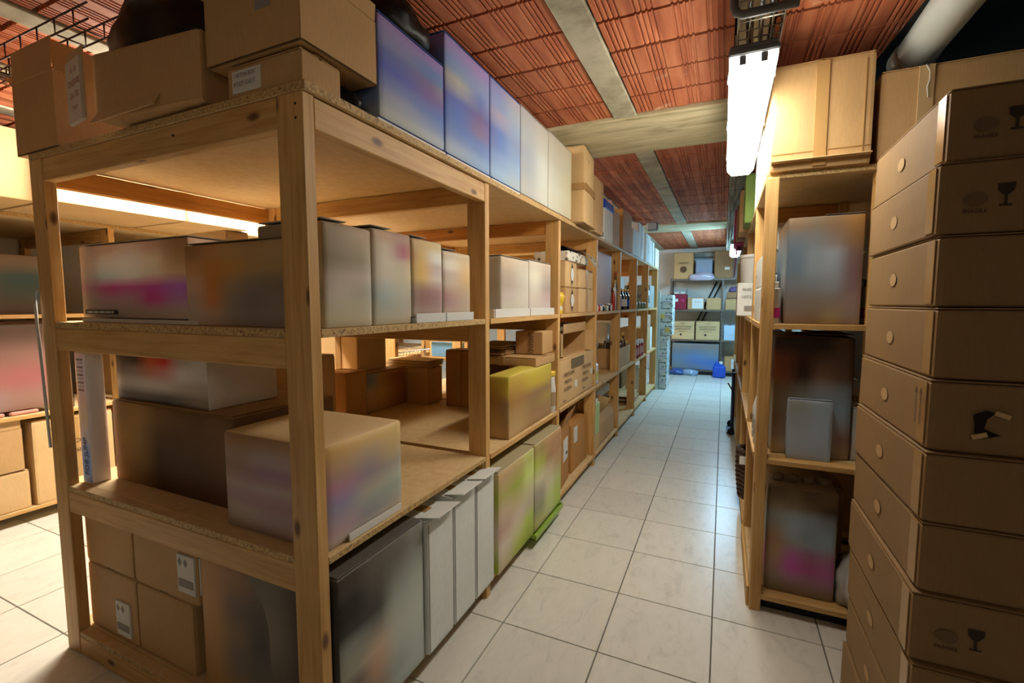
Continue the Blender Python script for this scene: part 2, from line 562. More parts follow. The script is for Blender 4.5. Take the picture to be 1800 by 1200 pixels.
# ================================================================ SETTING
def tile_mat():
    m, nt, b = newmat('marble_tile')
    L = nt.links.new
    tc = N(nt, 'ShaderNodeTexCoord'); oi = N(nt, 'ShaderNodeObjectInfo')
    ge = N(nt, 'ShaderNodeNewGeometry')
    ml = N(nt, 'ShaderNodeVectorMath', operation='SCALE', inp={'Scale': 1.0})
    L(ge.outputs['Position'], ml.inputs[0])
    mp = N(nt, 'ShaderNodeMapping', inp={'Scale': (9.0, 4.0, 1.0), 'Rotation': (0, 0, 0.7)})
    L(ml.outputs[0], mp.inputs['Vector'])
    n1 = N(nt, 'ShaderNodeTexNoise', inp={'Scale': 1.6, 'Detail': 8.0, 'Roughness': 0.68, 'Distortion': 1.2})
    L(mp.outputs[0], n1.inputs['Vector'])
    r1 = ramp(nt, [(0.22, S('#a5a297')), (0.32, S('#cbc8bc')), (0.46, S('#d9d6ca')), (0.8, S('#e2dfd4'))])
    L(n1.outputs['Fac'], r1.inputs[0])
    n2 = N(nt, 'ShaderNodeTexNoise', inp={'Scale': 14.0, 'Detail': 4.0, 'Roughness': 0.6})
    L(mp.outputs[0], n2.inputs['Vector'])
    r2 = ramp(nt, [(0.68, (0, 0, 0)), (0.76, (0.45, 0.45, 0.45))])
    L(n2.outputs['Fac'], r2.inputs[0])
    mx = N(nt, 'ShaderNodeMix', data_type='RGBA', inp={7: S('#8a877e') + (1,)})
    L(r2.outputs[0], mx.inputs[0]); L(r1.outputs[0], mx.inputs[6])
    hv = N(nt, 'ShaderNodeHueSaturation'); L(mx.outputs[2], hv.inputs['Color'])
    mr = N(nt, 'ShaderNodeMapRange', inp={3: 0.93, 4: 1.05}); L(oi.outputs['Random'], mr.inputs[0]); L(mr.outputs[0], hv.inputs['Value'])
    L(hv.outputs[0], b.inputs['Base Color'])
    b.inputs['Roughness'].default_value = 0.3
    bp = N(nt, 'ShaderNodeBump', inp={'Strength': 0.05, 'Distance': 0.004}); L(n1.outputs['Fac'], bp.inputs['Height']); L(bp.outputs[0], b.inputs['Normal'])
    return m
TILE = tile_mat()
GROUT = plain('grout', '#5c5a52', 0.9)
floor = box6('floor', -5.8, 2.6, -3, 11, -0.12, -0.006, GROUT, None, 0)
tag(floor, kind='structure')
TS = 0.45
def tile_bm(bm, cx, cy):
    h = TS / 2 - 0.0022; i = h - 0.0015
    lo = [bm.verts.new((cx + a * h, cy + b * h, -0.006)) for a, b in ((-1, -1), (1, -1), (1, 1), (-1, 1))]
    hi = [bm.verts.new((cx + a * i, cy + b * i, 0.0)) for a, b in ((-1, -1), (1, -1), (1, 1), (-1, 1))]
    bm.faces.new(hi)
    for k in range(4): bm.faces.new([lo[k], lo[(k + 1) % 4], hi[(k + 1) % 4], hi[k]])
bm = bmesh.new(); tile_bm(bm, 0, 0)
tile_me = bpy.data.meshes.new('tile'); bm.to_mesh(tile_me); bm.free(); tile_me.materials.append(TILE)
rest = bmesh.new()
for i in range(-13, 6):
    for j in range(-11, 21):
        cx, cy = i * TS + TS / 2, 1.88 + j * TS + TS / 2
        if not (-5.7 < cx < 2.5 and -2.9 < cy < 10.95): continue
        seen = (-1.4 < cx < 0.75 and 0.5 < cy < 10.7) or (-4.6 < cx < -2.2 and 0.4 < cy < 6.6)
        if seen:
            o = bpy.data.objects.new('tile', tile_me); col.objects.link(o); o.location = (cx, cy, 0); o.parent = floor
            o.location = Vector((cx, cy, 0)) - floor.location
        else:
            tile_bm(rest, cx - floor.location.x, cy - floor.location.y)
for v in rest.verts: v.co.z -= floor.location.z
tag(bm_obj('tile_field', rest, TILE, floor), kind='stuff')

def noise_mat(name, stops, scale, rough=0.85, stretch=(1, 1, 1), detail=8.0, bump=0.3, dist=0.01, distortion=0.0):
    m, nt, b = newmat(name)
    L = nt.links.new
    ge = N(nt, 'ShaderNodeNewGeometry')
    mp = N(nt, 'ShaderNodeMapping', inp={'Scale': stretch}); L(ge.outputs['Position'], mp.inputs['Vector'])
    n1 = N(nt, 'ShaderNodeTexNoise', inp={'Scale': scale, 'Detail': detail, 'Roughness': 0.65, 'Distortion': distortion}); L(mp.outputs[0], n1.inputs['Vector'])
    r = ramp(nt, stops); L(n1.outputs['Fac'], r.inputs[0]); L(r.outputs[0], b.inputs['Base Color'])
    b.inputs['Roughness'].default_value = rough
    bp = N(nt, 'ShaderNodeBump', inp={'Strength': bump, 'Distance': dist}); L(n1.outputs['Fac'], bp.inputs['Height']); L(bp.outputs[0], b.inputs['Normal'])
    return m
CONC = noise_mat('concrete', [(0.3, S('#7f7862')), (0.5, S('#a59e86')), (0.7, S('#bcb59c'))], 5.0)
BEAMC = noise_mat('poured_beam', [(0.3, S('#857a58')), (0.45, S('#b4a883')), (0.7, S('#cdc3a0'))], 2.2, stretch=(0.7, 5.0, 1.0), bump=0.6, dist=0.015, distortion=0.8)
WALLM = noise_mat('painted_wall', [(0.3, S('#c4c4be')), (0.7, S('#d6d6d0'))], 3.0, bump=0.1)
def terra_mat():
    m, nt, b = newmat('terracotta')
    L = nt.links.new
    ge = N(nt, 'ShaderNodeNewGeometry'); oi = N(nt, 'ShaderNodeObjectInfo')
    mp = N(nt, 'ShaderNodeMapping', inp={'Scale': (30.0, 3.0, 6.0)}); L(ge.outputs['Position'], mp.inputs['Vector'])
    n1 = N(nt, 'ShaderNodeTexNoise', inp={'Scale': 1.0, 'Detail': 5.0}); L(mp.outputs[0], n1.inputs['Vector'])
    r1 = ramp(nt, [(0.3, S('#984e2e')), (0.5, S('#b0623a')), (0.75, S('#c07850'))]); L(n1.outputs['Fac'], r1.inputs[0])
    n2 = N(nt, 'ShaderNodeTexNoise', inp={'Scale': 3.2, 'Detail': 7.0, 'Roughness': 0.7}); L(ge.outputs['Position'], n2.inputs['Vector'])
    r2 = ramp(nt, [(0.64, (0, 0, 0)), (0.70, (0.55, 0.55, 0.55))]); L(n2.outputs['Fac'], r2.inputs[0])
    mx = N(nt, 'ShaderNodeMix', data_type='RGBA', inp={7: S('#d8c0a0') + (1,)}); L(r2.outputs[0], mx.inputs[0]); L(r1.outputs[0], mx.inputs[6])
    hv = N(nt, 'ShaderNodeHueSaturation'); L(mx.outputs[2], hv.inputs['Color'])
    mr = N(nt, 'ShaderNodeMapRange', inp={3: 0.86, 4: 1.1}); L(oi.outputs['Random'], mr.inputs[0]); L(mr.outputs[0], hv.inputs['Value'])
    L(hv.outputs[0], b.inputs['Base Color'])
    b.inputs['Roughness'].default_value = 0.8
    return m
TERRA = terra_mat()
GAP = plain('ceiling_gap', '#4a2a1a', 0.9)

ceiling = box6('ceiling', -5.8, 2.6, -3, 11, 2.76, 2.9, GAP, None, 0); tag(ceiling, kind='structure')
cl = ceiling.location
def ceil_part(name, x0, x1, y0, y1, z0, z1, mat, kind=None, ch=0.004):
    o = box(name, (x1 - x0, y1 - y0, z1 - z0), mat, ceiling, Vector(((x0 + x1) / 2, (y0 + y1) / 2, (z0 + z1) / 2)) - cl, None, ch)
    return o
JX = [-0.617 + 0.7 * k for k in range(-7, 5)]
BEAMS = [(-1.25, -0.55), (3.12, 3.84), (7.5, 8.2)]
for x in JX: ceil_part('concrete_joist', x - 0.07, x + 0.07, -3, 11, 2.697, 2.765, CONC)
for a, b in BEAMS: ceil_part('concrete_beam', -5.8, 2.6, a, b, 2.688, 2.77, BEAMC)
def block_bm(bm, cx, cy, cz):
    w, ln = 0.54, 0.244
    prof = []
    x = -w / 2
    gr = []
    for base in (0.02, 0.155, 0.30, 0.43):
        for q in range(4): gr.append(-w / 2 + base + q * 0.022)
    prof.append((-w / 2, 0.05)); prof.append((-w / 2, 0.0))
    for g in gr:
        prof += [(g, 0.0), (g + 0.003, 0.006), (g + 0.009, 0.006), (g + 0.012, 0.0)]
    prof += [(w / 2, 0.0), (w / 2, 0.05)]
    A = [bm.verts.new((cx + p, cy - ln / 2, cz + q)) for p, q in prof]
    B = [bm.verts.new((cx + p, cy + ln / 2, cz + q)) for p, q in prof]
    for k in range(len(prof) - 1): bm.faces.new([A[k], B[k], B[k + 1], A[k + 1]])
    bm.faces.new(A); bm.faces.new(B[::-1])
bm = bmesh.new(); block_bm(bm, 0, 0, 0)
block_me = bpy.data.meshes.new('ceiling_block'); bm.to_mesh(block_me); bm.free(); block_me.materials.append(TERRA)
rest = bmesh.new()
for i, x in enumerate(JX[:-1]):
    cx = x + 0.35
    y = -2.9
    segs = [(-3, -1.25), (-0.55, 3.12), (3.84, 7.5), (8.2, 11)]
    for a, b in segs:
        n = int((b - a) / 0.252)
        for k in range(n):
            cy = a + 0.126 + k * (b - a) / n + ((b - a) / n - 0.252) / 2
            zj = 2.706 + random.uniform(0, 0.005)
            vis = (cy > 0.5 and -1.1 < cx < 1.3) or (0.3 < cy < 4.6 and -4 < cx < -1.1)
            if cx > 0.6 and cy > 6: vis = False
            if vis:
                o = bpy.data.objects.new('ceiling_block', block_me); col.objects.link(o); o.parent = ceiling
                o.location = Vector((cx, cy, zj)) - cl
            else:
                block_bm(rest, cx - cl.x, cy - cl.y, zj - cl.z)
tag(bm_obj('ceiling_block_field', rest, TERRA, ceiling), kind='stuff')
for nm, a in (('wall_left', (-5.95, -5.8, -3, 11, -0.1, 2.9)), ('wall_far', (-5.95, 2.75, 11, 11.15, -0.1, 2.9)),
              ('wall_right', (2.6, 2.75, -3, 11, -0.1, 2.9)), ('wall_back', (-5.95, 2.75, -3.15, -3, -0.1, 2.9))):
    tag(box6(nm, *a, WALLM if nm != 'wall_back' else plain('grey_wall', '#6a665e', .9), None, 0), kind='structure')
# ================================================================ LAMPS, TRAYS, PIPE
def tube_lamp(label, x, y0, y1, z, colr, strength, w=0.16, hang=True):
    t = empty('tube_lamp', (x, (y0 + y1) / 2, z)); tag(t, label, 'lamp', 'tube lamps over the aisles')
    ln = y1 - y0
    em = emit('lamp_diffuser', colr, strength)
    bm = bmesh.new()
    # prismatic diffuser: trapezoid section
    prof = [(-w / 2, 0.07), (-w / 2 + 0.004, 0.03), (-w / 2 + 0.03, 0.0), (w / 2 - 0.03, 0.0), (w / 2 - 0.004, 0.03), (w / 2, 0.07)]
    A = [bm.verts.new((p, -ln / 2 + 0.02, q)) for p, q in prof]; B = [bm.verts.new((p, ln / 2 - 0.02, q)) for p, q in prof]
    for k in range(len(prof) - 1): bm.faces.new([A[k + 1], B[k + 1], B[k], A[k]])
    bm.faces.new(A); bm.faces.new(B[::-1])
    bm_obj('diffuser', bm, em, t)
    box('housing', (w, ln - 0.01, 0.03), GREYPL, t, (0, 0, 0.086), None, 0.008)
    for sg in (-1, 1):
        box('end_cap', (w + 0.006, 0.022, 0.022), GREYPL, t, (0, sg * (ln / 2 - 0.012), 0.072), None, 0.005)
        for q in (-1, 1): box('tube_end', (0.022, 0.004, 0.03), GREYPL, t, (q * 0.035, sg * (ln / 2 - 0.016), 0.046), None, 0.001)
    for k in (-1, 0, 1):
        for sg in (-1, 1): box('clip', (0.006, 0.02, 0.035), CHROME, t, (sg * (w / 2 + 0.003), k * ln * 0.36, 0.072), None, 0.001)
    bm = bmesh.new()
    bm.free()
    for k in (-1, 1):
        bm = bmesh.new(); tube(bm, [(0, k * ln * 0.3, 0.11), (0, k * ln * 0.3, 2.70 - z)], 0.006); bm_obj('hanger', bm, ZINC, t)
    return t
tube_lamp('long glowing tube lamp above the right rack, nearest over the aisle', 0.068, 1.93, 3.45, 2.335, WARM, LAMP_NEAR)
tube_lamp('small bluish tube lamp far down the aisle near the end wall', 0.15, 7.9, 9.45, 2.34, COOL, LAMP_FAR)
tube_lamp('tube lamp over the left aisle behind the cardboard on the near rack', -3.25, 1.5, 3.05, 2.47, NEUT, LAMP_SIDE)
tube_lamp('tube lamp further along the left aisle beyond the shopping trolley', -3.25, 5.6, 7.15, 2.47, NEUT, LAMP_SIDE)
tube_lamp('added unseen fill lamp over the aisle behind the viewer', 0.1, -2.5, -0.95, 2.45, NEUT, LAMP_FILL)  # unseen lamp added behind the camera as fill

def wire_tray(label, axis, a0, a1, c, z, w, d, mat, step=0.1, n=4, cables=True, wr=0.003):
    t = empty('wire_cable_tray', (0, 0, 0)); tag(t, label, 'cable tray')
    def P(a, b, h): return (b, a, h) if axis == 'y' else (a, b, h)
    def one(nm, pts, r, m2, k=5):
        bm = bmesh.new(); tube(bm, pts, r, k); return bm_obj(nm, bm, m2, t)
    for k in range(n): one('long_wire', [P(a0, c - w / 2 + w * k / (n - 1), z), P(a1, c - w / 2 + w * k / (n - 1), z)], wr, mat)
    for sg in (-1, 1): one('long_wire', [P(a0, c + sg * w / 2, z + d), P(a1, c + sg * w / 2, z + d)], wr, mat)
    first = None; a = a0 + step / 2
    while a < a1:
        if first is None:
            first = one('cross_wire', [P(0, c - w / 2, z + d), P(0, c - w / 2, z), P(0, c + w / 2, z), P(0, c + w / 2, z + d)], wr, mat, 4); o = first
        else:
            o = first.copy(); col.objects.link(o)
        o.location = P(a, 0, 0)
        a += step
    if cables:
        for q in range(3):
            bm = bmesh.new(); pts = []
            for k in range(int((a1 - a0) / 0.15)):
                pts.append(P(a0 + k * 0.15, c - w / 4 + q * w / 4 + random.uniform(-0.012, 0.012), z + 0.012 + 0.006 * (q == 1)))
            tube(bm, pts, 0.008); bm_obj('cable', bm, BLACKP if q != 1 else GREYPL, t)
    a = a0 + 0.3
    while a < a1:
        for sg in (-1, 1): one('hanger', [P(a, c + sg * (w / 2 + 0.004), z), P(a, c + sg * (w / 2 + 0.004), 2.70)], 0.004, mat)
        a += 1.1
    return t
wire_tray('galvanised wire cable tray running above the near aisle lamp', 'y', 1.0, 9.5, 0.085, 2.475, 0.14, 0.05, WIREM, 0.06, 5)
wire_tray('rusty wire cable tray crossing under the ceiling at top left', 'x', -4.6, -2.25, 1.08, 2.59, 0.10, 0.06, WIRED, 0.145, 2, False, 0.004)
wire_tray('wire cable tray running above the left aisle lamps', 'y', 0.6, 8.0, -3.25, 2.60, 0.14, 0.05, WIREM, 0.10, 4)
# grey U-shaped hanger under the tray
t = empty('hanger_bracket', (0.085, 1.78, 2.452)); tag(t, 'grey bent steel hanger bracket holding the wire tray above the lamp', 'bracket')
bm = bmesh.new()
tube(bm, [(0.10, 0, 0.0), (-0.06, 0, 0.0), (-0.08, 0, 0.01), (-0.086, 0, 0.03), (-0.086, 0, 0.24)], 0.014, 8)
bm_obj('bent_bar', bm, GREYPL, t)
box('plate', (0.05, 0.05, 0.006), GREYPL, t, (-0.086, 0, 0.240))
t = empty('added_dark_sheet', (1.5, 2.6, 2.635)); tag(t, 'added black sheet making the ceiling dark behind the grey drain pipe', 'sheet')  # black sheet added to make this patch of ceiling dark
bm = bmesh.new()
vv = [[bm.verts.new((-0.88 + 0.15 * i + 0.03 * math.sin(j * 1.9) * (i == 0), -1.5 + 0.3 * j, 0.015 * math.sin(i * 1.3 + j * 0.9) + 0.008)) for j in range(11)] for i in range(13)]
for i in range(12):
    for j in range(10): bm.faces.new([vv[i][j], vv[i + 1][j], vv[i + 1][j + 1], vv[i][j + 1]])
bmesh.ops.solidify(bm, geom=bm.faces, thickness=0.004); bm_obj('sheet', bm, plain('sheet_black', '#0d0c0b', 0.85), t, smooth=True)
for y in (-1.2, 0, 1.2): box('added_batten', (2.0, 0.03, 0.012), VOID, t, (0.15, y, 0.028), None, 0.001)
# pvc pipe
t = empty('drain_pipe', (0.72, 0, 2.555)); tag(t, 'pale grey plastic drain pipe hanging under the ceiling at top right', 'pipe')
bm = bmesh.new()
tube(bm, [(0, 0.2, 0.0), (0, 2.62, 0.0), (0.0, 2.64, 0.0)], 0.078, 20)
bm_obj('pipe', bm, PVC, t)
bm = bmesh.new(); tube(bm, [(0, 2.55, 0), (0, 2.68, 0)], 0.084, 20); bm_obj('collar', bm, PVC, t)
bm = bmesh.new(); tube(bm, [(-0.072, 1.75, 0.03), (-0.072, 2.05, 0.03)], 0.002, 4); bm_obj('printed_line', bm, INK_GREY, t)
bm = bmesh.new()
bm.free()
for y in (1.0, 2.2):
    bm = bmesh.new(); tube(bm, [(0.0, y, 0.079), (0, y, 0.095)], 0.006); bm_obj('hanger', bm, ZINC, t)
bpy.data.objects['drain_pipe'].location = (0.735, 0.1, 2.605)

# ================================================================ SHELVING UNITS
def rack(label, xa, xb, ys, pw, pd, mat, levels, rails=True, midpost=None, lastz=2.078, topboard=True, front_rails=None, toe=False):
    t = empty('shelving_unit', ((xa + xb) / 2, ys[0], 0)); tag(t, label, 'shelf unit', 'wooden shelving units')
    ox, oy = t.location.x, t.location.y
    def b6(n, x0, x1, y0, y1, z0, z1, m, ch=0.003): return box(n, (x1 - x0, y1 - y0, z1 - z0), m, t, ((x0 + x1) / 2 - ox, (y0 + y1) / 2 - oy, (z0 + z1) / 2), None, ch)
    for i, y in enumerate(ys):
        xs = [(xa, xa + pw), (xb - pw, xb)]
        if midpost: xs.append((midpost, midpost + pw))
        for a, b in xs: b6('post', a, b, y, y + pd, 0, lastz, mat)
        if rails:
            for j, (z0, z1) in enumerate(levels):
                rz1 = z0 - 0.001; rz0 = rz1 - 0.09
                if z0 < 0.12: rz0 = 0.0
                if j == len(levels) - 1: rz1 -= 0.0
                b6('crossbar', xa + pw, xb - pw, y + 0.003, y + pd - 0.003, rz0, rz1, mat if i == 0 or random.random() < .4 else PINE_O)
    for i in range(len(ys) - 1):
        y0, y1 = ys[i] + pd, ys[i + 1]
        for j, (z0, z1) in enumerate(levels):
            if j == len(levels) - 1:
                a, b = (ys[i] + (0 if rails else 0.03) if i == 0 else ys[i] + pd / 2 + 0.001), ys[i + 1] + pd / 2 - 0.001
                b6('shelf_board', xa, xb + 0.012, a, b, z0, z1, CHIP, 0.001)
            else:
                b6('shelf_board', xa + 0.004, xb - 0.001, y0 + 0.001 - (pd * 0.6 if i == 0 and rails else 0) * 0, y1 - 0.001, z0, z1, CHIP, 0.001)
                if i > 0 or not rails: b6('edge_strip', xb - 0.001 if xb < 0 else xa - 0.006, xb + 0.006 if xb < 0 else xa + 0.003, y0 + 0.002, y1 - 0.002, z0 - 0.002, z1 + 0.001, PINE, 0.001)
    return t, b6
Y1 = [0.945, 2.0, 3.09, 4.14, 5.20, 6.26, 7.28, 8.35]
LV = [(0.080, 0.100), (0.723, 0.745), (1.406, 1.430), (2.078, 2.102)]
r1, b6 = rack('long pine shelving unit standing left of the aisle, nearest the viewer', -2.57, -1.05, Y1, 0.10, 0.042, PINE, LV)
# top side rails of the first bays and shelf board edges over the front rails
b6('side_rail', -1.090, -1.052, Y1[0] + 0.042, Y1[1], 1.988, 2.074, PINE)
for k in range(3): b6('side_rail', -2.568, -2.532, Y1[k] + 0.042, Y1[k + 1], 1.985, 2.07, PINE_O)
for z0, z1 in LV[:3]: b6('shelf_board', -2.47, -1.15, Y1[0] + 0.004, Y1[0] + 0.042, z0, z1, CHIP, 0.001)
for px, pz in ((-1.075, 2.045), (-1.075, 2.008), (-1.62, 2.04)):
    bm = bmesh.new(); tube(bm, [(px - r1.location.x, -0.0008, pz), (px - r1.location.x, 0.004, pz)], 0.004, 8); bm_obj('screw', bm, SCREW, r1)
Y2 = [-0.15, 0.945, 2.0, 3.07, 4.14, 5.2, 6.26, 7.3]
r2, _ = rack('long pine shelving unit against the left wall across the left aisle', -5.75, -4.30, Y2, 0.10, 0.042, PINE, LV)
Y3 = [2.47, 3.22, 4.30, 5.37, 6.44, 7.50]
LV3 = [(0.062, 0.086), (0.742, 0.765), (1.386, 1.41), (2.078, 2.102)]
r3, b63 = rack('pine shelving unit on the right of the aisle', 0.163, 1.25, Y3, 0.05, 0.095, PINE, LV3, rails=False, midpost=0.578)
for i, y in enumerate(Y3):
    b63('crossbar', 0.213, 0.578, y + 0.03, y + 0.065, 1.99, 2.076, PINE_O) if i else None
    b63('dark_base_or_shade_panel', 0.213, 1.2, y + 0.05, y + 0.065, 0.0, 0.061, VOID)  # gap is open here; dark panel added to carry its shade
b63('crossbar', 0.628, 1.2, Y3[0] + 0.03, Y3[0] + 0.065, 1.99, 2.076, PINE_O)
for z0, z1 in LV3[:3]: b63('shelf_board', 0.213, 0.578, Y3[0] + 0.002, Y3[0] + 0.094, z0, z1, PINE, 0.001)
for z0, z1 in LV3[:3]: b63('shelf_board', 0.628, 1.2, Y3[0] + 0.002, Y3[0] + 0.094, z0, z1, PINE, 0.001)
b63('toe_board', 0.150, 0.162, 2.50, 3.22, 0.0, 0.10, PINE)
# back boards seen through the first bay
for k in range(4): b63('back_panel', 1.195, 1.205, Y3[0], Y3[-1], [0.1, 0.78, 1.42, 2.0][k] , [0.72, 1.37, 1.98, 2.07][k], KRAFT_D, 0)

# far rack: slotted steel posts with chipboard decks, on the end wall
t = empty('steel_shelving', (-0.02, 10.72, 0)); tag(t, 'grey steel shelving with brown decks standing against the far end wall', 'shelf unit')
for x in (-1.03, -0.03, 1.0):
    for y in (-0.22, 0.20):
        bm = bmesh.new()
        cub(bm, (x + 0.02, y, 1.02), (0.035, 0.003, 2.04)); cub(bm, (x + 0.004, y + (0.016 if y < 0 else -0.016), 1.02), (0.003, 0.035, 2.04))
        bm_obj('post', bm, STEELG, t)
        bm = bmesh.new()
        for k in range(24): cub(bm, (x + 0.02, y - 0.0022, 0.12 + k * 0.08), (0.01, 0.0015, 0.03))
        tag(bm_obj('post_slots', bm, BLACKM, t), kind='stuff')
for z in (0.10, 0.735, 1.365, 2.01):
    box('deck', (2.07, 0.42, 0.02), CHIP, t, (0.005, 0, z))
    box('front_lip', (2.07, 0.006, 0.035), STEELG, t, (0.005, -0.228, z - 0.008))
box('dark_base_or_shade_panel', (2.04, 0.012, 0.088), BLACKM, t, (0, -0.19, 0.045))
for dx in (0, 0.10):
    bm = bmesh.new(); tube(bm, [(-0.03 + dx - 0.10, 0.24, 1.97), (-0.62 + dx, 0.24, 0.85)], 0.02, 6); bm_obj('brace', bm, BLACKM, t)

# ================================================================ TOP DECK OF THE NEAR RACK
ZT = 2.1025
# open carton with a flap standing up at the far left corner
ca, cs = open_carton('tan open carton with upright front flap at the left end of the near rack top', -2.66, -2.335, 0.945, 1.27, ZT + 0.002, 2.385, 'kraft', 0,
            (('-y', 88), ('+x', 75), ('-x', 150), ('+y', 120)), 0.125)
# long carton turned, showing its printed end
t, s = carton('long tan carton with a printed end flap between the open and raised cartons', -1.948, -1.462, 0.91, 1.17, ZT + 0.012, 2.325, 'kraft', R(6), tape=(), flaps=False)
t.location.x += 0.0
pf = box('end_flap', (0.145, 0.004, s[2] + 0.02), KRAFT_L, t, (-s[0] / 2 - 0.072, -s[1] / 2 - 0.004, s[2] / 2 + 0.012), (0, 0, R(-14)), 0.001)
on_face(t, s, '-y', -0.075, 0.10, 0.13, 0.20, plain('print_paper', '#d2c6b4', .7), 'printed_label', 0.012, 0.0).rotation_euler.z += R(-14)
for i, (w, hh, vv) in enumerate((('N. 10', 0.02, 0.165), ('CONSERVARE', 0.022, 0.125), ('DA 750', 0.022, 0.085), ('ITALY', 0.014, 0.045))):
    o = writing(t, s, '-y', -0.07, vv, hh, w, INK_RED if i < 3 else INK_BR, lift=0.0135, width=(0.055, 0.11, 0.08, 0.05)[i]); o.rotation_euler.z += R(-14)
    o.location.y -= 0.0
box('bottom_flap', (0.30, 0.004, 0.05), KRAFT_L, t, (-0.08, -s[1] / 2 - 0.012, 0.012), (R(-30), R(-5), 0), 0.001)
# small labelled carton below the raised one
t, s = carton('low tan carton with white label lying under the raised carton on the rack top', -1.36, -1.06, 0.955, 1.10, ZT, 2.195, 'kraft', 0, tape=())
lb = on_face(t, s, '-y', 0.085, 0.045, 0.12, 0.062, PAPER, 'label', 0.002)
for k, w in enumerate(('CARTON BOX', 'KEEP DRY')):
    writing(t, s, '-y', 0.085, 0.058 - k * 0.024, 0.012, w, INK_GREY, 'lettering', lift=0.009, width=0.09)
t, s = open_carton('big open tan carton raised on the low labelled carton, near rack top corner', -1.435, -1.045, 0.945, 1.242, 2.205, 2.40, 'kraft', 0,
            (('+x', 95), ('-y', 92), ('-x', 150)), 0.05)
on_face(t, s, '-y', 0.25, 0.13, 0.06, 0.035, INK_GREY, 'smudged_stamp', 0.0015)
# odd dark box and torn white sheet on top of it
t, s = carton('dark brown carton standing on the raised carton near the ceiling', -1.36, -1.10, 1.03, 1.21, 2.40, 2.58, 'dark', 0, tape=(), flaps=True)
bm = bmesh.new()
random.seed(5)
vv = [[bm.verts.new((-0.25 + 0.05 * i, -0.10 + 0.05 * j, 0.012 * math.sin(i * 1.7 + j) + 0.02 * random.random())) for j in range(5)] for i in range(11)]
for i in range(10):
    for j in range(4): bm.faces.new([vv[i][j], vv[i + 1][j], vv[i + 1][j + 1], vv[i][j + 1]])
bmesh.ops.solidify(bm, geom=bm.faces, thickness=0.003)
t = bm_obj('torn_sheet', bm, PAPER, None, (-1.22, 0.955, 2.445), (0, 0, R(35)), True)
tag(t, 'crumpled torn white sheet lying on the raised open carton', 'paper')

def crumple(name, label, cat, c, s, mat, sub=3, amp=0.2, seed=1, parent=None, flat=True, freq=3.2):
    """crumpled bag: a lumpy closed body resting on its flat base"""
    bm = bmesh.new(); bmesh.ops.create_icosphere(bm, subdivisions=sub, radius=1.0)
    rnd = random.Random(seed)
    from mathutils import noise as mn
    off = Vector((rnd.uniform(0, 50),) * 3)
    for v in bm.verts:
        p = v.co.copy()
        nn = mn.noise(p * freq * 0.5 + off) * amp + mn.noise(p * freq * 1.6 + off) * amp * 0.45 + mn.noise(p * freq * 4 + off) * amp * 0.2
        q = p * (1 + nn)
        m = max(abs(q.x), abs(q.y), abs(q.z))
        q = q * (1 + 0.25 * (m - 0.58))
        v.co = Vector((q.x * s[0], q.y * s[1], max(q.z, -0.62) * s[2]))
    z = min(v.co.z for v in bm.verts)
    for v in bm.verts: v.co.z -= z
    o = bm_obj(name, bm, mat, parent, c, None, True)
    if label: tag(o, label, cat)
    return o
crumple('plastic_bag', 'big black plastic bag lying on the long tan carton, up against the ceiling', 'bag', (-1.86, 1.16, 2.328), (0.34, 0.18, 0.185), BLACKP, 4, 0.16, 3)
crumple('plastic_bag', 'shiny black plastic bag stuffed above the first blue carton under the ceiling', 'bag', (-1.235, 1.45, 2.452), (0.19, 0.185, 0.118), BLACKP, 4, 0.16, 9)
crumple('plastic_bag', 'added black lump darkening the gap under the raised carton on the rack top', 'bag', (-1.22, 1.178, ZT), (0.15, 0.045, 0.055), BLACKP, 3, 0.15, 12)  # black lump put in to darken the gap under the raised carton

BLUE = G('8a7cb0 8476b0 8a80b4 9080b8 8088b8 a0a0b0', '7a80a8 5078b0 6a88b8 8090b8 7a90c0 98a8b8', '5a66a8 6c6090 a8a898 5c78b8 a09ab0 8ca0c0',
         '4a5cb4 6a5a98 5068b4 6a5a90 5c7cc0 8094b8', '6c7cb0 5470b4 486cb8 7a6890 6080c0 7c98c0', '8890a8 6a84b4 5474b8 5878b8 7894c4 88a4c4',
         '9aa0a0 98a4b0 8a9cb4 7c98c0 88a8c8 98a8b4')
ys = [1.25, 1.65, 2.05, 2.42]
nm = ['first', 'second', 'third']
for i in range(3):
    g = cut(BLUE, i / 3.0, (i + 1) / 3.0)
    pack('blue printed carton on the near rack top, %s from the front corner' % nm[i], -1.40, -1.048, ys[i] + 0.004, ys[i + 1] - 0.004, ZT + 0.016, 2.445 if i == 0 else 2.585,
         {'+x': g, '-y': cut(BLUE, 0, .3)}, '#3a56a0', 1.25, group='blue cartons on the near rack top')
WG = G('a4a8ac b0b0a8 aca898 b4ac98', 'a0aab0 b4b8b0 b0aea0 b4b09c', '98a4b4 c0c8c4 b4b8ac b8b49c', '9aa4ac bcc4c0 b8bcb0 bab8a0', 'a4a8a8 b8bcb4 b8b8a8 b8b49c')
pack('pale grey carton with a bluish streak, fourth in the row of blue cartons', -1.42, -1.048, 2.424, 2.86, ZT + 0.016, 2.59, {'+x': cut(WG, 0, .5)}, '#a8aaa4', 1.2)
pack('plain pale grey carton after the blue cartons, before the tall tan carton', -1.42, -1.048, 2.868, 3.36, ZT + 0.016, 2.60, {'+x': cut(WG, .5, 1)}, '#b0b0a4', 1.2)
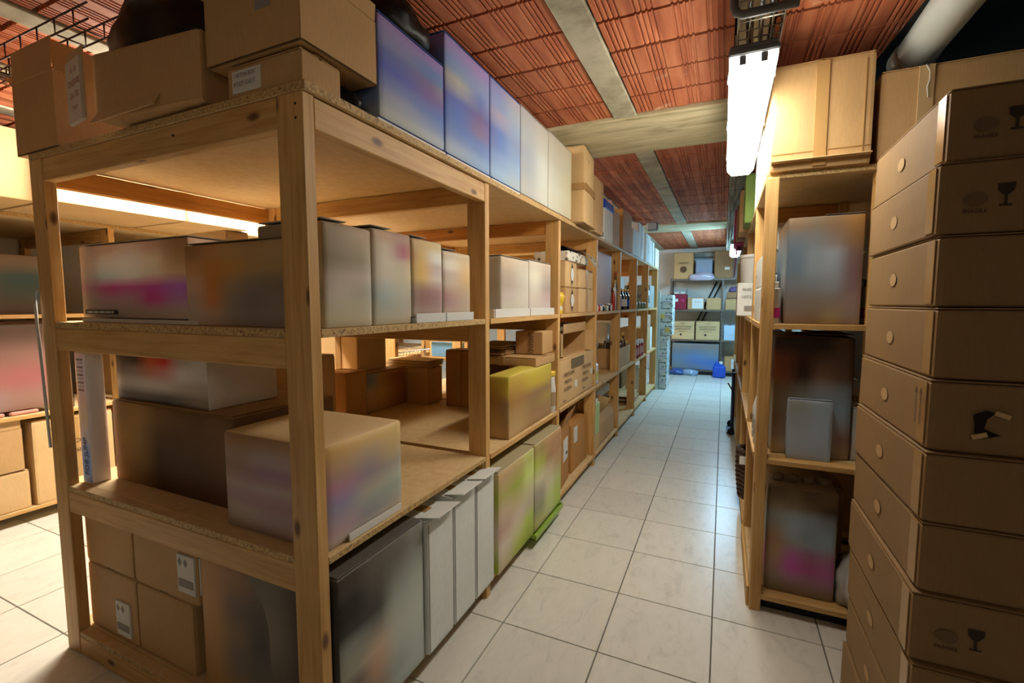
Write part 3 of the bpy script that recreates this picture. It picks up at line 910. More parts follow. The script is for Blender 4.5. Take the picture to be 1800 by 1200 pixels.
# white printed trays the blue cartons stand on
for i, (a, b) in enumerate(((1.25, 1.66), (1.67, 2.06), (2.07, 2.42), (2.43, 2.86), (2.87, 3.36))):
    tt = box('cardboard_tray', (0.37, b - a, 0.013), PAPER if i < 3 else KRAFT, None, (-1.235, (a + b) / 2, ZT + 0.0072), None, 0.002)
    tag(tt, ['flat white tray under the first blue carton', 'flat white tray under the second blue carton', 'flat white tray under the third blue carton',
             'flat tan tray under the bluish grey carton', 'flat tan tray under the plain pale grey carton'][i], 'tray', 'flat trays under the top cartons')
# tall dented tan cartons
t, s = carton('tall dented tan carton overhanging the aisle on the near rack top, taped across the middle', -1.42, -0.985, 3.42, 3.80, ZT + 0.012, 2.672, 'light', R(4), tape=('-y',), bow=0.012)
for f in ('-y', '+x'):
    w = s[0] if f == '-y' else s[1]
    on_face(t, s, f, w / 2, 0.26, w * 0.99, 0.05, TAPE, 'tape', 0.012)
box('loose_flap', (0.44, 0.36, 0.005), KRAFT, t, (0.015, 0.0, -0.006), (0, 0, R(-3)), 0.001)
writing(t, s, '+x', 0.10, 0.46, 0.022, '2 1', INK_BR, lift=0.012)
carton('narrow tan carton right behind the tall dented one on the near rack top', -1.40, -1.0, 3.84, 4.16, ZT, 2.56, 'kraft', 0, tape=())
# white box with blue lid
t = empty('lidded_box', (-1.24, 4.56, ZT)); tag(t, 'white box with a blue lid and black bottle marks on the near rack top', 'box')
bm = bmesh.new(); grid_box(bm, (0.40, 0.36, 0.31), bow=0.003, seed=3); bm_obj('body', bm, WHITEB, t)
box('lid', (0.415, 0.375, 0.085), BLUEPL, t, (0, 0, 0.335), None, 0.012)
ss = (0.40, 0.36, 0.31)
for u, v in ((0.10, 0.05), (0.17, 0.05), (0.14, 0.14)):
    shape2d(t, ss, '-y', 0.2 + u, v, [[(-.02, -.02), (.02, -.02), (.022, .015), (.006, .03), (-.008, .03), (-.022, .015)]], INK, 'bottle_mark', 0.005)
on_face(t, ss, '-y', 0.36, 0.24, 0.004, 0.1, INK_GREY, 'line_mark', 0.001)
t, s = carton('tan carton with pinkish upright flap between the blue lidded box and the white cartons', -1.44, -1.05, 4.78, 5.12, ZT, 2.46, 'kraft', 0, tape=('-y',), flaps=False)
box('raised_flap', (0.16, 0.004, 0.1), plain('pinkish_card', '#b89080', 0.8), t, (0.1, -0.165, 0.40), (R(-10), 0, R(15)), 0.001)
carton('big plain tan carton with one pale side on the near rack top', -1.46, -1.03, 5.2, 5.72, ZT, 2.54, 'orange', 0, tape=())
white_lab = ['white carton on the near rack top, right behind the big plain tan carton', 'white carton second after the big plain tan carton, stacked high', 'white carton with dark lettering, third after the big tan carton',
             'white carton fourth after the big plain tan carton', 'last white carton at the far end of the near rack top']
zz = [2.42, 2.56, 2.50, 2.47, 2.40]
for i, y in enumerate((5.8, 6.3, 6.85, 7.35, 7.85)):
    t, s = carton(white_lab[i], -1.42, -1.03 - 0.01 * (i % 2), y, y + 0.44, ZT, zz[i], 'white', 0, tape=('+x',) if i % 2 else (), tapemat=plain('pale_tape', '#b8c0bc', 0.3), group='white cartons on the near rack top')
    if i in (1, 2): writing(t, s, '+x', 0.22, 0.2, 0.03, 'FRAGILE', INK_GREY, lift=0.007, roll=R(90))
t = empty('vent_box', (-0.98, 7.1, 2.56)); tag(t, 'grey square junction box hanging under the beam at the far end of the aisle', 'junction box')
box('body', (0.16, 0.14, 0.115), GREYPL, t, (0, 0, 0.0575), None, 0.02); box('cover', (0.13, 0.006, 0.09), plain('box_cover', '#8a8c90', .5), t, (0, -0.072, 0.0575), None, 0.003)
box('bracket', (0.03, 0.03, 0.09), ZINC, t, (0, 0, 0.155))

# ================================================================ NEAR RACK, FIRST BAY
Z3, Z2, Z1 = 1.4305, 0.7455, 0.1005
MAG = G('b9a08c d8b49c e8cdb8 c9a48a 9a7248', 'b8a294 efe2d4 f4e8dc e4cdb0 a98258', 'a99c98 c6dcd8 e6e6dc d8c8b0 bfa078', '9a7080 b83d86 b5508c b04090 a060b0',
        '8a8078 a07888 a08088 b03080 a070a0', '8a8074 8c8276 968a7e a09080 a89888')
t, s = pack('white printed carton with a magenta band at the left front of the middle shelf', -2.42, -1.70, 1.02, 1.40, Z3 + 0.018, 1.735, {'-y': MAG, '+x': cut(MAG, .7, 1)}, '#b0a494', 1.75)
on_face(t, s, '-y', 0.15, 0.022, 0.23, 0.016, INK, 'barcode_strip', 0.006)
for k in range(14): on_face(t, s, '-y', 0.05 + k * 0.0145, 0.022, 0.005 + 0.004 * (k % 3), 0.009, PAPER, 'barcode_bar', 0.0075)
tt = box('flat_card', (0.74, 0.42, 0.014), PAPER, None, (-2.0, 1.205, Z3 + 0.0075), None, 0.002)
tag(tt, 'flat white card sheet under the magenta banded carton on the middle shelf', 'card')
TANG = G('8a6238 a87848 a08050 94774f 9a8058', 'b08050 a87030 a87838 987a48 907850', 'b09078 a86a28 8a7458 706458 706050', 'a08878 b07038 7a7064 685c54 74685c', 'b0a08c a89078 887c70 7c7068 807468')
pack('tan and grey printed carton beside the magenta banded one on the middle shelf', -1.69, -1.20, 1.0, 1.34, Z3, 1.70, {'-y': TANG, '+x': cut(TANG, .6, 1)}, '#96805c', 1.6)
# stack of white trays with papers at the far left
for k in range(4):
    tt = box('paper_tray', (0.26, 0.33, 0.052), WHITEPL, None, (-2.37, 1.66, Z3 + 0.027 + k * 0.054), None, 0.006)
    tag(tt, ['bottom', 'second', 'third', 'top'][k] + ' white paper tray of the small stack behind the magenta banded carton', 'tray', 'paper trays')
SIDE = G('7a6a50 8f7c66 9a8068 8a6a60 a08858 a89868 a09888 a89878', '7a6e58 84785f b0a898 8a3a58 b09458 b8bcb8 c0bcae b8a078', '746a54 7c745c b4aea0 a8a08c b8964e a09490 a89890 b89868',
         '9a8e84 9c9284 b0aca0 a8a48c b89c58 b0a8a0 a89c8c a89068', 'a39a90 8a8678 90a0a0 a0a090 806058 8a6868 9a7c74 9c8c70', 'a09c88 98947f 8c9890 98988a 7a5a54 7d6462 94787a 9a8a78',
         'a29c84 a09a84 a09e8c a09a88 8f7c74 94807a a08c80 a09480')
sl = ['grey printed package at the front aisle corner of the middle shelf', 'white package with a dark pink spot, second along the aisle edge of the middle shelf',
      'package with yellow and white top and reddish foot, third along the middle shelf', 'cream and rose package beside the second post on the middle shelf']
yy = [1.012, 1.225, 1.44, 1.65, 1.885]
zt = [1.745, 1.755, 1.75, 1.725]
for i in range(4):
    pack(sl[i], -1.34 - 0.02 * (i % 2), -1.068, yy[i] + 0.003, yy[i + 1] - 0.004, Z3 + (0.022 if i >= 2 else 0), zt[i], {'+x': cut(SIDE, i / 4, (i + 1) / 4), '-y': cut(SIDE, 0.0, 0.25)}, '#9a907e', 1.6,
         bow=0.008, group='packages along the aisle edge of the middle shelf')
for i in (2, 3):
    tt = empty('display_tray', (-1.21, (yy[i] + yy[i + 1]) / 2, Z3)); tag(tt, 'shallow white display tray under the %s package of the middle shelf' % ('yellow topped' if i == 2 else 'cream and rose'), 'tray', 'white display trays')
    w = yy[i + 1] - yy[i] - 0.006
    box('base', (0.31, w, 0.02), WHITEPL, tt, (0, 0, 0.0105), None, 0.002)
    for sg in (-1, 1): box('rim', (0.006, w, 0.036), WHITEPL, tt, (sg * 0.157, 0, 0.0185), None, 0.001)
# things glimpsed behind, middle shelf
t, s = carton('tall pale carton standing at the left back of the middle shelf', -2.52, -2.20, 1.50, 1.62, Z3 + 0.0, 1.86, 'light', 0, tape=())
t, s = carton('dark brown box at the left rear of the second bay, middle shelf', -2.50, -2.28, 2.25, 2.55, Z3, 1.75, 'dark', 0, tape=())
t, s = carton('white carton at the left rear of the second bay, middle shelf', -2.52, -2.30, 2.58, 2.95, Z3, 1.80, 'white', 0, tape=())

# lower shelf, first bay
DK = G('a07840 a88048 7a5a34 6a4a28 604426 6a4a2a', 'b08038 a07c48 5a3a20 563820 5a3c22 6a4828', 'a87838 90703c 4a2c16 503420 553a22 604228', '9a6a30 785428 40240f 4a2e1a 4e3018 5a3a20')  # lit left side and shaded front are put into these colours
pack('brown carton with front shade painted in, lower shelf, left of the shrink wrapped pack', -2.385, -1.60, 1.08, 1.56, Z2, 1.09, {'-y': DK, '+x': cut(DK, .7, 1)}, '#a07c4c', 1.25)
RW = G('50402f 3a2a22 c05828 c82820 b0a49c c0bab4', '70645c 8a7468 b0705c b88078 c0b8b4 b4aca4', 'a89c90 b0a8a0 b8b0a8 b4aca4 a09488 988c80', '58504a 504a48 4a4644 3c3a38 5a5048 706050')
pack('white carton with red and black top lying on the brown carton of the lower shelf', -2.375, -1.76, 1.10, 1.40, 1.098, 1.302, {'-y': RW}, '#b0a8a0', 1.7)
t, s = carton('tan carton with a white label behind the brown carton with front shade painted in, lower shelf', -2.30, -1.99, 1.66, 1.96, Z2, 1.22, 'kraft', 0, tape=())
on_face(t, s, '-y', 0.10, 0.40, 0.13, 0.09, PAPER, 'label', 0.008)
# tall white, pink and blue printed carton at the left edge
t, s = pack('tall white and pink carton with blue foot at the left edge of the lower shelf', -2.468, -2.395, 1.0, 1.065, Z2, 1.302,
     {'-y': G('d8c8e0 e0d0e0', 'e8d0dc e4c8d0', 'e8c8c8 e8c8bc', 'e8d4c0 e8d0b8', 'e0d0d4 e0d4d8', '8aa8e8 90b0e8', '88a8e8 a0b8e8')}, '#d8d0d0', 1.5)
writing(t, s, '-y', 0.05, 0.12, 0.03, 'FOR JUMP', INK_BLUE, roll=R(90), lift=0.006, width=0.16)
for k in range(9): on_face(t, s, '-y', 0.045, 0.40 + k * 0.016, 0.04, 0.005, PAPER if k % 2 else INK_GREY, 'print_line', 0.006)
PF = G('8a6a48 8e7458 927a5a', '8a7468 94868a 9a8888', '82645c 80627a 8a6a78', '90807c 9a8a88 988884', '8a7474 8c6c78 8c7078', '94867c 8e7c7c 907c7c', '887868 8a7668 8a7468')
PS = G('b09058 b89c64 b8a068', 'a88c68 a09078 b09868', '9a8078 8a7e80 a09070', 'a07890 847a84 8c8880', '8480a0 9a9888 9aa090', '8c8898 8e9690 8a9488', 'a48c98 80808c 90928c', 'a89c98 a09c90 a89c88')
# shrink-wrapped pack of bottles: rows of shouldered bottles inside a wrap
t, s = pack('shrink wrapped pack with white and violet print at the front corner of the lower shelf', -1.53, -1.075, 1.0, 1.368, Z2, 1.075, {'-y': PF, '+x': PS, '+z': G('b09870 b09870', 'b49c70 b49c74')}, '#a08c78', 1.5, bow=0.012, seam=False)
bm = bmesh.new(); cub(bm, (0, 0, 0), (0.005, 0.26, 0.024)); bm_obj('tray_edge', bm, PAPER, t, (s[0] / 2 + 0.012, 0.03, 0.014))

# bottom shelf, first bay: four cartons facing the front
for x0, x1, z0, z1, lb, lp in ((-2.49, -2.128, Z1, 0.390, 'lower left of four tan cartons at the near rack foot, white label low', (0.27, 0.10)),
                               (-2.49, -2.135, 0.393, 0.69, 'upper left plain tan carton of four at the near rack foot', None),
                               (-2.120, -1.760, Z1, 0.388, 'lower right plain tan carton of four at the near rack foot', None),
                               (-2.125, -1.715, 0.391, 0.69, 'upper right tan carton of four at the near rack foot, label on its corner', (0.35, 0.115))):
    t, s = carton(lb, x0, x1, 1.0, 1.42, z0, z1, 'kraft', 0, tape=(), group='four cartons at the near rack foot')
    if lp:
        on_face(t, s, '-y', lp[0], lp[1], 0.10, 0.145, PAPER, 'label', 0.007)
        for q in (-1, 1):
            shape2d(t, s, '-y', lp[0] - 0.014 + q * 0.017, lp[1] + 0.045, [[(-.013, 0), (0, -.018), (.013, 0), (0, .018)]], INK_GREY, 'hazard_diamond', 0.0085)
        on_face(t, s, '-y', lp[0], lp[1] - 0.035, 0.085, 0.03, INK_GREY, 'barcode', 0.0085)
        if lp[0] > 0.3: on_face(t, s, '+x', 0.03, lp[1], 0.05, 0.14, PAPER, 'label', 0.007)
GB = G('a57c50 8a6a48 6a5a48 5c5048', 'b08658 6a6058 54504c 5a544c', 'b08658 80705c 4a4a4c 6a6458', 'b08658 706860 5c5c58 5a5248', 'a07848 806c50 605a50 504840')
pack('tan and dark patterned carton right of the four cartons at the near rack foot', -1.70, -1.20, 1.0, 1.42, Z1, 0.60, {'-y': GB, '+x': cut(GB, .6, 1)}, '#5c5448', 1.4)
crumple('plastic_wrap', 'dark crumpled plastic wrap on the patterned carton under the lower shelf', 'wrap', (-1.40, 1.16, 0.605), (0.15, 0.14, 0.045), plain('dark_wrap', '#3c3a38', 0.25), 3, 0.35, 21)
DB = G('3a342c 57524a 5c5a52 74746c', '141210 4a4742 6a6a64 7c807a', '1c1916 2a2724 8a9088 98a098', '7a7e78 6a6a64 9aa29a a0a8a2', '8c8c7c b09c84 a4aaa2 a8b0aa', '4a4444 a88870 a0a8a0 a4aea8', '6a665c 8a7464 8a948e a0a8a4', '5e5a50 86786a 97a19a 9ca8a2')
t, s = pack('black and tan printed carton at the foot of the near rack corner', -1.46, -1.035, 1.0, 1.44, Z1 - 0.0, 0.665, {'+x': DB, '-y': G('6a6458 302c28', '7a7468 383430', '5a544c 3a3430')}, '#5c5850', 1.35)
crumple('plastic_bag', 'clear crumpled plastic wrap on the floor by the front post foot', 'wrap', (-0.99, 1.06, 0.0), (0.05, 0.10, 0.055), plain('clear_wrap', '#9a968c', 0.15), 3, 0.4, 33)
wl = ['first white carton on the near rack foot after the black printed carton', 'second white carton on the near rack foot with its lid flap ajar', 'third white carton on the near rack foot by the second post']
for i in range(3):
    y0 = 1.45 + i * 0.195
    t, s = carton(wl[i], -1.46, -1.022, y0, y0 + 0.19, Z1, 0.675 if i else 0.655, 'white', 0, tape=(), group='white cartons at the near rack foot')
    bm = bmesh.new(); cub(bm, (0, 0, 0), (0.10, 0.17, 0.004), None, 0.001); bm_obj('open_flap', bm, WHITEB, t, (0.215, 0.0, s[2] + 0.012), (0, R(-10), 0))
    box('fold_line', (0.002, 0.004, s[2] * 0.96), INK_GREY, t, (s[0] / 2 + 0.004, -0.091, s[2] / 2), None, 0)
# ================================================================ NEAR RACK, SECOND BAY
ORD = ['first', 'second', 'third', 'fourth', 'fifth', 'sixth', 'seventh', 'eighth', 'ninth', 'tenth']
def bottle(label, x, y, z, r, h, mat, cap=None, capm=None, group=None, name='bottle', label_m=None, neck=0.38, cat='bottle', n=10):
    t = empty(name, (x, y, z)); tag(t, label, cat, group)
    bm = bmesh.new()
    nr = r * neck
    lathe(bm, [(0, 0), (r * 0.92, 0), (r, r * 0.15), (r, h * 0.60), (r * 0.85, h * 0.68), (nr, h * 0.80), (nr, h * 0.90), (0, h * 0.90)], n)
    bm_obj('body', bm, mat, t)
    bm = bmesh.new(); lathe(bm, [(nr * 1.2, h * 0.885), (nr * 1.25, h * 0.985), (nr, h), (0, h)], n); bm_obj('cap', bm, capm or WHITEPL, t)
    if label_m:
        bm = bmesh.new(); lathe(bm, [(r * 1.012, h * 0.16), (r * 1.012, h * 0.5)], n); bm_obj('label', bm, label_m, t)
    return t
def jar(label, x, y, z, r, h, mat, capm, group=None, cat='jar', lab=None):
    t = empty('jar', (x, y, z)); tag(t, label, cat, group)
    bm = bmesh.new(); lathe(bm, [(0, 0), (r * 0.93, 0), (r, r * 0.15), (r, h * 0.74), (r * 0.86, h * 0.82), (0, h * 0.83)], 10); bm_obj('body', bm, mat, t)
    bm = bmesh.new(); lathe(bm, [(r * 0.9, h * 0.82), (r * 0.92, h * 0.98), (r * 0.85, h), (0, h)], 10); bm_obj('lid', bm, capm, t)
    if lab:
        bm = bmesh.new(); lathe(bm, [(r * 1.012, h * 0.2), (r * 1.012, h * 0.6)], 10); bm_obj('label', bm, lab, t)
    return t
# middle shelf
t = empty('lotion_bottle', (-1.22, 2.20, Z3)); tag(t, 'tall white bottle standing right after the second post on the middle shelf', 'bottle')
bm = bmesh.new(); lathe(bm, [(0, 0), (0.036, 0), (0.04, 0.006), (0.035, 0.12), (0.055, 0.15), (0.062, 0.30), (0.05, 0.325), (0.0, 0.33)], 14, (0, 0, 0), 0.7); bm_obj('body', bm, WHITEPL, t)
bm = bmesh.new(); lathe(bm, [(0.028, 0.0), (0.03, 0.07), (0.0, 0.075)], 12, (0.0, -0.001, 0.327)); bm_obj('cap', bm, WHITEPL, t)
GR = G('a89880 a8a090 b0a898 a89888', '94887a a8a498 bcb8a8 988c7e', '90857a a09c90 b0aca0 8c8078', 'a09690 a8a498 aca498 a08c88', 'a4a090 a8a498 a8a098 a89c98')
pack('plain grey package on a white tray, second bay of the middle shelf', -1.38, -1.072, 2.22, 2.60, Z3 + 0.022, 1.755, {'+x': cut(GR, 0, .5), '-y': cut(GR, 0, .4)}, '#a09888', 1.45, group='grey packages of the second bay')
pack('grey rosy package next to the white bottle, second bay of the middle shelf', -1.38, -1.072, 2.61, 2.99, Z3 + 0.022, 1.765, {'+x': cut(GR, .5, 1), '-y': cut(GR, .4, .8)}, '#a09888', 1.45, group='grey packages of the second bay')
for (y0, y1, lb) in ((2.14, 2.60, 'white display tray with grey near side under the plain grey package'), (2.62, 3.05, 'white display tray with small sachets under the rosy grey package')):
    tt = empty('display_tray', (-1.22, (y0 + y1) / 2, Z3)); tag(tt, lb, 'tray', 'display trays of the second bay')
    w = y1 - y0
    box('base', (0.30, w, 0.018), WHITEPL, tt, (0, 0, 0.0095), None, 0.002)
    for sg in (-1, 1):
        box('rim', (0.006, w, 0.045), WHITEPL, tt, (sg * 0.152, 0, 0.023), None, 0.001)
        box('rim', (0.30, 0.006, 0.045), WHITEPL, tt, (0, sg * (w / 2 + 0.003), 0.023), None, 0.001)
bottle('white bottle with grey marks standing at the third post, middle shelf', -1.11, 3.035 + 0.11, Z3 + 0.0, 0.04, 0.33, WHITEPL, None, WHITEPL, None, 'lotion_bottle', plain('pale_label', '#b8b4b0', .5), 0.7)
t = empty('yellow_bottle', (-1.10, 3.245, Z3)); tag(t, 'yellow round headed bottle in front of the kraft cartons, third bay', 'bottle')
bm = bmesh.new(); lathe(bm, [(0, 0), (0.03, 0), (0.032, 0.01), (0.026, 0.06), (0.036, 0.09), (0.045, 0.125), (0.03, 0.155), (0, 0.16)], 12); bm_obj('body', bm, YELPL, t)
bm = bmesh.new(); lathe(bm, [(0.031, 0.012), (0.028, 0.055)], 12); bm_obj('label', bm, WHITEPL, t)

# lower shelf, second bay
t, s = carton('tan carton with tall dark lettering standing on another carton, second bay of the lower shelf', -1.285, -1.085, 2.88, 3.08, 1.165, 1.318, 'kraft', 0, tape=(), flaps=False)
writing(t, s, '-y', 0.115, 0.078, 0.04, 'LARSAND', INK_BR, roll=R(-90), lift=0.007, width=0.135)
carton('tan carton lying under the lettered one, second bay of the lower shelf', -1.55, -1.062, 2.70, 3.06, Z2 + 0.36, 1.162, 'kraft', 0, tape=('-y',))
carton('taller tan carton under the one carrying the lettered carton, lower shelf', -1.52, -1.41, 2.72, 3.06, Z2, Z2 + 0.358, 'kraft', 0, tape=())
for k in range(6):
    tt = box('flat_cardboard', (0.25 - 0.01 * k, 0.30 - 0.02 * (k % 3), 0.007), KRAFT_D if k % 2 else KRAFT_L, None, (-1.42 + 0.012 * (k % 2), 2.86 + 0.01 * (k % 3), 1.172 + 0.012 * k), (R(1.2 * ((k % 3) - 1)), 0, R(3 * (k % 3) - 3)), 0.001)
    tag(tt, ORD[k] + ' sheet up in the pile of folded cardboard behind the second post, lower shelf', 'cardboard', 'pile of folded cardboard sheets')
YL = G('a89038 b0a030 b0a03c', 'a0823c b09a30 b09c38', '94703c 86684a 8c7048', 'a08050 8c7448 988440', 'a88c5c 94744c 947850', 'b09468 a08054 9c7c58')
pack('yellow topped brown package at the aisle edge of the second bay, lower shelf', -1.20, -1.065, 2.30, 3.00, Z2, 1.10, {'+x': YL, '-y': cut(YL, 0, .5), '+z': G('b0a040 b0a040')}, '#a08850', 1.25, bow=0.01, seam=False)
bottle('small yellow topped white bottle beside the yellow package at the third post', -1.085, 3.045, Z2, 0.036, 0.29, WHITEPL, None, YELPL, None, 'bottle', plain('tan_label', '#a08a6a', .5), 0.75)
# bottom, second bay: green cartons
GN = G('a8906a a09060 a8b068 8a7a4a a08058 a07c58', '9a9a58 8a9a30 b8c878 98a840 907050 a07c58', 'b0a088 a8a070 b0b088 b8b898 b0a488 a08860', 'a88c80 b8aca0 a8a088 8a8678 b8b49c a0a868',
       'b8b0a4 b0b080 98b040 787868 a8b878 a0b050', 'a89c80 90a030 80942a 9a9a60 a8b080 98b048')
b6('shelf_board', -1.05, -0.99, 2.05, 2.06, 0.08, 0.10, CHIP) if False else None
pack('pinkish white carton with green stripes at the foot of the second bay, overhanging the aisle', -1.46, -1.012, 2.06, 2.55, Z1, 0.64, {'+x': cut(GN, 0, .5), '-y': cut(GN, 0, .3)}, '#a89c78', 1.45, group='green printed cartons at the second bay foot')
t, s = pack('white and green carton with brown top at the second bay foot by the third post', -1.46, -1.010, 2.56, 3.06, Z1, 0.645, {'+x': cut(GN, .5, 1), '-y': cut(GN, .3, .6)}, '#a89c78', 1.45, group='green printed cartons at the second bay foot')
for k, (w, v) in enumerate((('6', .48), ('R', .40), ('L', .15), ('E', .09))): writing(t, s, '+x', 0.46, v, 0.035, w, plain('pale_ink', '#d8c8a8', .6), roll=R(90), lift=0.006)
tt = empty('green_tray', (-1.195, 2.80, 0.06)); tag(tt, 'light green plastic tray edge sticking out below the green cartons', 'tray')
GRP = plain('lime_plastic', '#94b43c', 0.4)
box('base', (0.40, 0.52, 0.012), GRP, tt, (0, 0, 0.006), None, 0.002)
for sg in (-1, 1): box('rim', (0.008, 0.52, 0.034), GRP, tt, (sg * 0.2, 0, 0.018), None, 0.002)
for sg in (-1, 1): box('rim', (0.39, 0.008, 0.034), GRP, tt, (0, sg * 0.256, 0.018), None, 0.002)
for y in (2.6, 2.95): box('foot', (0.05, 0.05, 0.06), GRP, tt, (0, y - 2.78, -0.03), None, 0.003)
t, s = carton('open topped brown carton behind the green cartons, bottom of the second bay', -2.0, -1.5, 2.4, 2.9, Z1, 0.66, 'dark', 0, tape=())
on_face(t, s, '+z', 0.35, 0.3, 0.14, 0.2, PAPER, 'white_leaflet', 0.004)
# boxes seen through the back of bays two and three
BK = G('8a7860 78909a b0905c a0743c 98602a', 'b89468 c4a878 c8a468 b88a50 a87038', 'b08c60 c0a070 c09c60 b08048 a06a34')
pack('wide tan carton with a bluish patch at the back of the second bay, lower shelf', -2.50, -2.20, 2.32, 2.86, Z2, 1.02, {'+x': BK, '-y': cut(BK, 0, .6)}, '#a8804c', 1.2)
carton('small brown carton with pale top at the back of the second bay, lower shelf', -2.285, -2.07, 2.12, 2.30, Z2, 1.08, 'orange', 0, tape=())
carton('plain tan carton standing high at the back of the second bay, lower shelf', -2.62, -2.285, 2.45, 2.75, 1.028, 1.37, 'light', 0, tape=('-y',))

# ================================================================ THIRD BAY
kl = ['lower kraft carton with a white diamond mark, third bay of the middle shelf', 'upper kraft carton with a white diamond mark, third bay of the middle shelf',
      'lower plain kraft carton beside the fourth post, third bay of the middle shelf', 'upper plain kraft carton beside the fourth post, third bay of the middle shelf']
for i, (y0, y1, z0, z1) in enumerate(((3.30, 3.60, Z3, 1.628), (3.30, 3.585, 1.629, 1.822), (3.66, 4.10, Z3, 1.630), (3.64, 4.08, 1.631, 1.785))):
    t, s = carton(kl[i], -1.36, -1.066, y0, y1, z0, z1, 'light' if i else 'kraft', 0, tape=('+x',) if i >= 2 else (), group='kraft cartons of the third bay')
    if i < 2:
        w = s[1] / 2
        shape2d(t, s, '+x', w, s[2] / 2, [[(-.045, 0), (-.02, -.045), (.02, -.045), (.045, 0), (.02, .045), (-.02, .045)]], PAPER, 'white_mark', 0.007)
        for sg in (-1, 1): shape2d(t, s, '+x', w, s[2] / 2 + sg * 0.062, [[(-.02, -.014 * sg), (.02, -.014 * sg), (0, .022 * sg)][::sg]], INK, 'black_mark', 0.007)
LEAF = None
def leaf_mat():
    m, nt, b = newmat('leaf_print')
    L = nt.links.new
    tc = N(nt, 'ShaderNodeTexCoord')
    mp = N(nt, 'ShaderNodeMapping', inp={'Scale': (24, 18, 24), 'Rotation': (0.3, 0.2, 0.6)}); L(tc.outputs['Object'], mp.inputs['Vector'])
    vo = N(nt, 'ShaderNodeTexVoronoi', inp={'Scale': 1.0}); L(mp.outputs[0], vo.inputs['Vector'])
    r = ramp(nt, [(0.0, S('#5a564c')), (0.28, S('#76705f')), (0.36, S('#e0d8c4'))]); L(vo.outputs['Distance'], r.inputs[0]); L(r.outputs[0], b.inputs['Base Color'])
    b.inputs['Roughness'].default_value = 0.6
    return m
LEAF = leaf_mat()
t = empty('printed_sack', (-1.20, 3.62, 1.824)); tag(t, 'leaf printed sack with a dark open mouth on the kraft cartons, third bay', 'bag')
bm = bmesh.new()
grid_box(bm, (0.28, 0.56, 0.075), 0.01, 0.012, 4, 0, 5); bm_obj('sack_body', bm, LEAF, t)
bm = bmesh.new()
vv = [[bm.verts.new((0.02 + 0.03 * i, -0.27 + 0.06 * j, 0.078 + 0.035 * math.sin(i / 4 * 3.14) + 0.004 * (j % 2))) for j in range(9)] for i in range(5)]
for i in range(4):
    for j in range(8): bm.faces.new([vv[i][j], vv[i + 1][j], vv[i + 1][j + 1], vv[i][j + 1]])
bmesh.ops.solidify(bm, geom=bm.faces, thickness=0.004); bm_obj('dark_mouth', bm, plain('dark_lining', '#2c1a14', .7), t, smooth=True)
bm = bmesh.new()
vv = [[bm.verts.new((0.10 + 0.012 * i + (0.05 if i > 1 else 0), 0.10 + 0.04 * j + 0.02 * i, 0.10 - 0.028 * max(0, i - 1) + 0.01 * (i < 2))) for j in range(6)] for i in range(6)]
for i in range(5):
    for j in range(5): bm.faces.new([vv[i][j], vv[i + 1][j], vv[i + 1][j + 1], vv[i][j + 1]])
bmesh.ops.solidify(bm, geom=bm.faces, thickness=0.004); bm_obj('hanging_flap', bm, LEAF, t, smooth=True)

t, s = carton('big tan lettered carton with a grey hand hole, third bay of the lower shelf', -1.52, -1.062, 3.155, 4.12, Z2 + 0.004, 1.09, 'light', 0, tape=(), bow=0.008)
for u, c in ((0.17, 1), (0.66, 1)):
    for k, w in enumerate(('PORTO SLAND', 'MOSTO-L', 'ACCEDI R')):
        writing(t, s, '+x', u - 0.02 * k + 0.05, 0.225 - 0.055 * k, 0.03, w, INK_BR, lift=0.010, width=(0.26, 0.17, 0.19)[k])
on_face(t, s, '+x', 0.46, 0.29, 0.34, 0.075, plain('hand_hole_board', '#6e5f44', .8), 'hand_hole', 0.006)
for u, v in ((0.40, 0.12), (0.88, 0.16)): on_face(t, s, '+x', u, v, 0.045, 0.05, PAPER, 'label', 0.010)
for u, v in ((0.10, 0.035), (0.62, 0.05)): writing(t, s, '+x', u, v, 0.018, '10 mm', INK_BR, lift=0.010)
open_carton('open tan carton lying on its side on the lettered one, mouth toward the aisle', -1.44, -1.09, 3.30, 3.72, 1.0935, 1.24, 'light', 0, (('-x', 170), ('+y', 110)), 0.1) if False else None
# carton on its side: built on end and turned so the mouth faces the aisle
t, s = open_carton('open tan carton lying on its side on the lettered one, mouth toward the aisle', -0.09, 0.09, 0, 0.62, 0, 0.33, 'kraft', 0,
    (('-x', 178), ('+x', 172), ('-y', 175), ('+y', 120)), 0.07)
t.location = (-1.43, 3.66, 1.188); t.rotation_euler = (0, R(90), 0)
t2 = empty('small_box', (-1.20, 3.62, 1.282)); tag(t2, 'small blue and white box lying on the sideways open carton', 'box')
bm = bmesh.new(); grid_box(bm, (0.2, 0.30, 0.045), bow=0.001); bm_obj('body', bm, WHITEB, t2)
box('blue_top', (0.2, 0.12, 0.006), NAVY, t2, (0, -0.08, 0.049), None, 0.001)
carton('small grey box beside the blue and white one, top of the third bay lower shelf', -1.30, -1.12, 3.80, 3.96, 1.282, 1.34, 'grey', 0, tape=())
